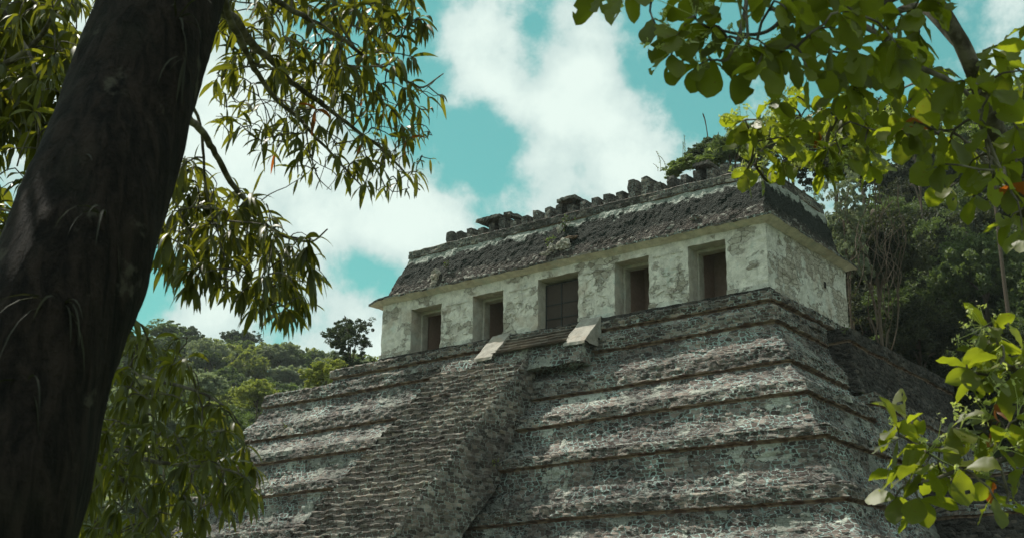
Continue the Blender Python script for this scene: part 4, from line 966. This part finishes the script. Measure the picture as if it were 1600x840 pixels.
# the second tree of the same kind, left of the leaning trunk and behind it
b2 = at(-260, 1000, 8.5); b2[2] = GZ
t2 = tag(empty('mango_tree', b2), 'leafy tree mostly hidden behind the leaning trunk, its drooping branches below and left of it', 'tree')
l2 = []
for pts_, r0, r1 in (([tuple(b2), tuple(at(-200, 700, 8.6)), tuple(at(-160, 400, 8.8)), tuple(at(-100, 100, 9)), tuple(at(-60, -200, 9))], .16, .09),):
    P = smooth_line([np.array(q) for q in pts_]); mb = MB(); mb.tube(P, np.linspace(r0, r1, len(P)), 12); mb.build('trunk', M_bark, t2, smooth=True); l2.append(P)
for pts_, r0, r1 in (([(-170, 520, 8.7), (0, 560, 8.3), (120, 580, 8), (190, 575, 7.8), (260, 600, 7.6), (330, 620, 7.4), (370, 660, 7.2)], .035, .006),
                     ([(-170, 640, 8.7), (20, 700, 8.2), (160, 705, 7.7), (230, 716, 7.4), (290, 728, 7.2), (350, 735, 7), (395, 760, 6.9)], .034, .006),
                     ([(120, 705, 7.8), (180, 740, 7.5), (225, 800, 7.3), (260, 850, 7.2)], .02, .008),
                     ([(-110, 150, 9), (-20, 120, 9), (60, 60, 8.8), (110, -20, 8.6)], .05, .02), ([(-40, -60, 8.8), (20, 40, 8.8), (55, 110, 8.6), (62, 200, 8.4), (60, 240, 8.4)], .028, .008),
                     ([(-140, 340, 8.9), (-60, 320, 8.6), (0, 330, 8.4), (50, 345, 8.2)], .03, .008)):
    Pl, _ = limb(t2, pts_, r0 * .6, r1 * .7, len(l2) + 33); l2.append(Pl)
PM = [(196, 490), (232, 498), (270, 520), (300, 575), (330, 610), (372, 660), (398, 720), (408, 775), (380, 790), (330, 800), (270, 870), (90, 870), (120, 760), (170, 620)]
PL_ = [(-60, -30), (165, -30), (130, 80), (105, 170), (70, 240), (70, 290), (40, 330), (20, 420), (-60, 420)]
foliage(t2, l2, mk(PM, 160, 6.8, 8.4, 11), RF, 'lance', (7, 12), (.11, .19), .18, mat=L_mango, droop=(1.2, 2.6))
foliage(t2, l2, mk(PL_, 100, 7.6, 10, 12), RF, 'lance', (7, 12), (.11, .19), .19, mat=L_mango)
shade_leaves = [tuple(at(x, y, RF.uniform(*dd)) + SUN * RF.uniform(3, 5.5)) for (x0, y0, dd) in ((250, 0, (4.8, 5.3)), (190, 190, (4.5, 4.9)), (118, 400, (4.1, 4.5)), (42, 620, (3.8, 4.2)), (-38, 840, (3.5, 3.9))) for x, y in [(x0 + RF.normal() * 90, y0 + RF.normal() * 80) for _ in range(34)]]  # leaf clusters added toward the sun to keep the leaning trunk shaded
shade_leaves += [at(x, y, RF.uniform(6.8, 8.2)) + SUN * RF.uniform(2.2, 4.5) for x, y in sample_poly(PM, 110, RF, 12)]  # more clusters added upsun to darken the lower left foliage
foliage(t2, l2, shade_leaves, RF, 'lance', (9, 13), (.2, .28), .3, mat=L_mango)

# the large-leaved tree at the right
b3 = at(1830, 1500, 5.2); b3[2] = GZ
rt = tag(empty('round_leaved_tree', b3), 'tree at the right edge with large round leaves and pale flower sprays', 'tree')
P = smooth_line([b3, at(1780, 900, 5.4), at(1740, 500, 5.5), at(1650, 380, 5.5), at(1600, 330, 5.4), at(1570, 230, 5.3), at(1542, 150, 5.2), at(1500, 70, 5.1), at(1448, -20, 5.1), at(1400, -140, 5.2)])
P = P + .025 * vn3(P * 3, 8)
mb = MB(); nn = len(P); mb.tube(P, np.interp(np.linspace(0, 1, nn), [0, .25, .4, .6, 1], [.12, .08, .05, .037, .028]) * (1 + .15 * vn(P * 12, 4)), 12); mb.build('trunk', M_twig, rt, smooth=True)
l3 = [P]
for pts_, r0, r1 in (([(1500, 70, 5.1), (1440, 10, 5.3), (1396, 24, 5.5), (1381, 86, 5.8), (1333, 152, 6.1), (1295, 210, 6.3), (1284, 246, 6.3), (1229, 267, 6.3), (1200, 283, 6.2), (1180, 262, 6.2)], .018, .006),
                     ([(1448, -20, 5.1), (1340, 30, 4.9), (1372, 58, 4.8), (1428, 100, 4.8), (1505, 138, 4.7), (1535, 200, 4.7), (1567, 281, 4.7)], .014, .006),
                     ([(1420, -120, 5.2), (1280, -60, 4.8), (1180, -30, 4.5), (1163, 10, 4.4), (1150, 64, 4.3), (1134, 98, 4.3)], .014, .005),
                     ([(1230, -40, 4.6), (1222, 20, 4.5), (1195, 50, 4.5), (1155, 52, 4.4), (1130, 45, 4.4)], .009, .004),
                     ([(1200, -60, 4.6), (1090, -40, 4.4), (1010, -30, 4.3), (940, -40, 4.3)], .012, .005),
                     ([(1770, 640, 5.3), (1660, 640, 5), (1600, 690, 4.8), (1560, 715, 4.7), (1500, 728, 4.7), (1460, 745, 4.7), (1420, 750, 4.7)], .016, .004),
                     ([(1770, 700, 5.3), (1680, 600, 5), (1600, 580, 4.8), (1560, 560, 4.7)], .014, .005),
                     ([(1640, 380, 5.4), (1500, 210, 5.6), (1440, 215, 5.6), (1380, 205, 5.9), (1330, 190, 6)], .008, .003),
                     ([(1560, 715, 4.7), (1575, 770, 4.7), (1570, 800, 4.7)], .006, .003), ([(1500, 728, 4.7), (1475, 700, 4.7), (1440, 690, 4.7)], .005, .003)):
    Pl, _ = limb(rt, pts_, r0, r1, len(l3) + 63, wob=.015); l3.append(Pl)
def lst(q, d0, d1): return [at(x, y, RF.uniform(d0, d1)) for x, y in q]
big = [(935, -5), (985, -8), (1025, 40), (1055, 55), (1048, 88), (1085, 25), (1090, 105), (1118, 100), (1110, 45), (1135, 60), (1075, -10), (1150, -5), (1170, 75), (1180, 110)]
foliage(rt, l3, lst(big, 4.1, 4.5), RF, 'round', (3, 5), (.10, .145), .62, (.2, .9), mat=L_round, red=.03, buds=.3)
PD = [(1185, -30), (1480, -30), (1440, 60), (1400, 140), (1330, 150), (1280, 130), (1200, 110)]
foliage(rt, l3, mk(PD, 34, 4.1, 4.9, 24), RF, 'round', (3, 6), (.105, .15), .6, (.3, 1.1), mat=L_round, red=.03)
PE = [(1150, 180), (1200, 150), (1320, 130), (1400, 190), (1370, 270), (1290, 270), (1240, 250), (1180, 300), (1150, 250)]
foliage(rt, l3, mk(PE, 34, 5.9, 6.6, 20), RF, 'round', (4, 7), (.10, .15), .55, (.2, 1.0), mat=L_round, red=.03, buds=.8)
PF = [(1400, 60), (1500, 90), (1620, -20), (1640, 400), (1540, 360), (1480, 340), (1440, 270), (1390, 220)]
foliage(rt, l3, mk(PF, 38, 4.4, 5.6, 26), RF, 'round', (3, 6), (.105, .15), .62, (.3, 1.1), mat=L_round, red=.04)
PG = [(1400, 665), (1395, 690), (1445, 735), (1530, 680), (1415, 655), (1425, 690), (1450, 705), (1408, 740), (1400, 780), (1440, 785), (1475, 690), (1500, 670), (1510, 735), (1545, 655), (1560, 700), (1590, 650), (1600, 700), (1545, 745), (1585, 780), (1560, 790), (1470, 735), (1600, 620)]
foliage(rt, l3, lst(PG, 4.5, 4.9), RF, 'round', (3, 5), (.105, .155), .56, (.1, .8), mat=L_round, red=.14, buds=.35, hang=.0)
PH = [(1550, 520), (1510, 570), (1600, 570), (1545, 585), (1535, 510), (1540, 560), (1525, 590), (1570, 575), (1595, 545), (1600, 600), (1560, 540)]
foliage(rt, l3, lst(PH, 4.5, 4.9), RF, 'round', (3, 5), (.105, .155), .56, (.1, .8), mat=L_round, red=.1, buds=.5, hang=.0)
PX = [(900, -500), (1800, -500), (1750, -60), (1000, -60)]
foliage(rt, l3, mk(PX, 120, 4.5, 8, 26), RF, 'round', (6, 9), (.15, .2), .62, (.3, 1.1), mat=L_round)  # unseen leaf mass above the frame, added to block sun from the leaves below
shade_c = [at(x, y, RF.uniform(4.1, 4.9)) + SUN * RF.uniform(2.6, 4.2) for x, y in sample_poly([(900, -40), (1500, -40), (1480, 60), (1400, 150), (1200, 150), (1000, 110), (900, 20)], 300, RF, 9)]  # clusters added on the sun side to darken the upper right leaves
foliage(rt, l3, shade_c, RF, 'round', (7, 10), (.16, .21), .66, (.3, 1.1), mat=L_round)

# strap-leaved air plants rooted on the leaning trunk
for lab, px, py, nL, LL in (('air plant with long thin straps at the top of the leaning trunk', 275, 35, 12, .34), ('wispy air plant high on the right side of the leaning trunk', 290, 90, 7, .22),
                            ('spidery air plant on the middle of the leaning trunk', 165, 345, 13, .3), ('air plant near the left side of the leaning trunk below the pale patch', 118, 262, 7, .2),
                            ('large drooping air plant low on the leaning trunk', 95, 480, 14, .34), ('small air plant near the lower left edge of the leaning trunk', 40, 600, 8, .28)):
    c = at(px, py, 1); dd = np.min(np.linalg.norm(np.cross(tp[2:] - CAM, (c - CAM) / np.linalg.norm(c - CAM)), axis=1))
    j = np.argmin([np.linalg.norm(np.cross(q - CAM, (c - CAM) / np.linalg.norm(c - CAM))) for q in G.reshape(-1, 3)[:0]] or [0])
    dep = np.interp(py, [0, 190, 400, 620, 840], [5.1, 4.7, 4.3, 4.0, 3.75]) - .23
    B = np.repeat(at(px, py, dep)[None], nL, 0); az = RF.uniform(0, 6.28, nL)
    Dr = R2 * np.cos(az)[:, None] + U2 * np.sin(az)[:, None] * .9 - fwd * RF.uniform(.2, .7, nL)[:, None]; Dr /= np.linalg.norm(Dr, axis=1)[:, None]
    mb = MB(); leaves(mb, B, Dr, RF.uniform(.5, 1, nL) * LL, np.full(nL, .009), RF.uniform(1.5, 3.5, nL), RF, 'lance')
    tag(mb.build('air_plant', L_air), lab, 'air plant')


# ------------------------------------------------------------------ the humid air over the valley
m = bpy.data.materials.new('humid_air'); m.use_nodes = True; N = NT(m.node_tree); N.n.clear()
vp = N.n.new('ShaderNodeVolumePrincipled'); vp.inputs['Color'].default_value = (.8, .92, .9, 1); vp.inputs['Density'].default_value = .00013; vp.inputs['Anisotropy'].default_value = .2
out = N.n.new('ShaderNodeOutputMaterial'); N.l.new(vp.outputs[0], out.inputs[1])
mb = MB(); mb.box(-950, 950, -950, 950, GZ - 12, 130, 1e5); hz = mb.build('haze', m); tag(hz, kind='stuff')
cy.volume_bounces = 0; cy.volume_step_rate = 5; cy.volume_max_steps = 64
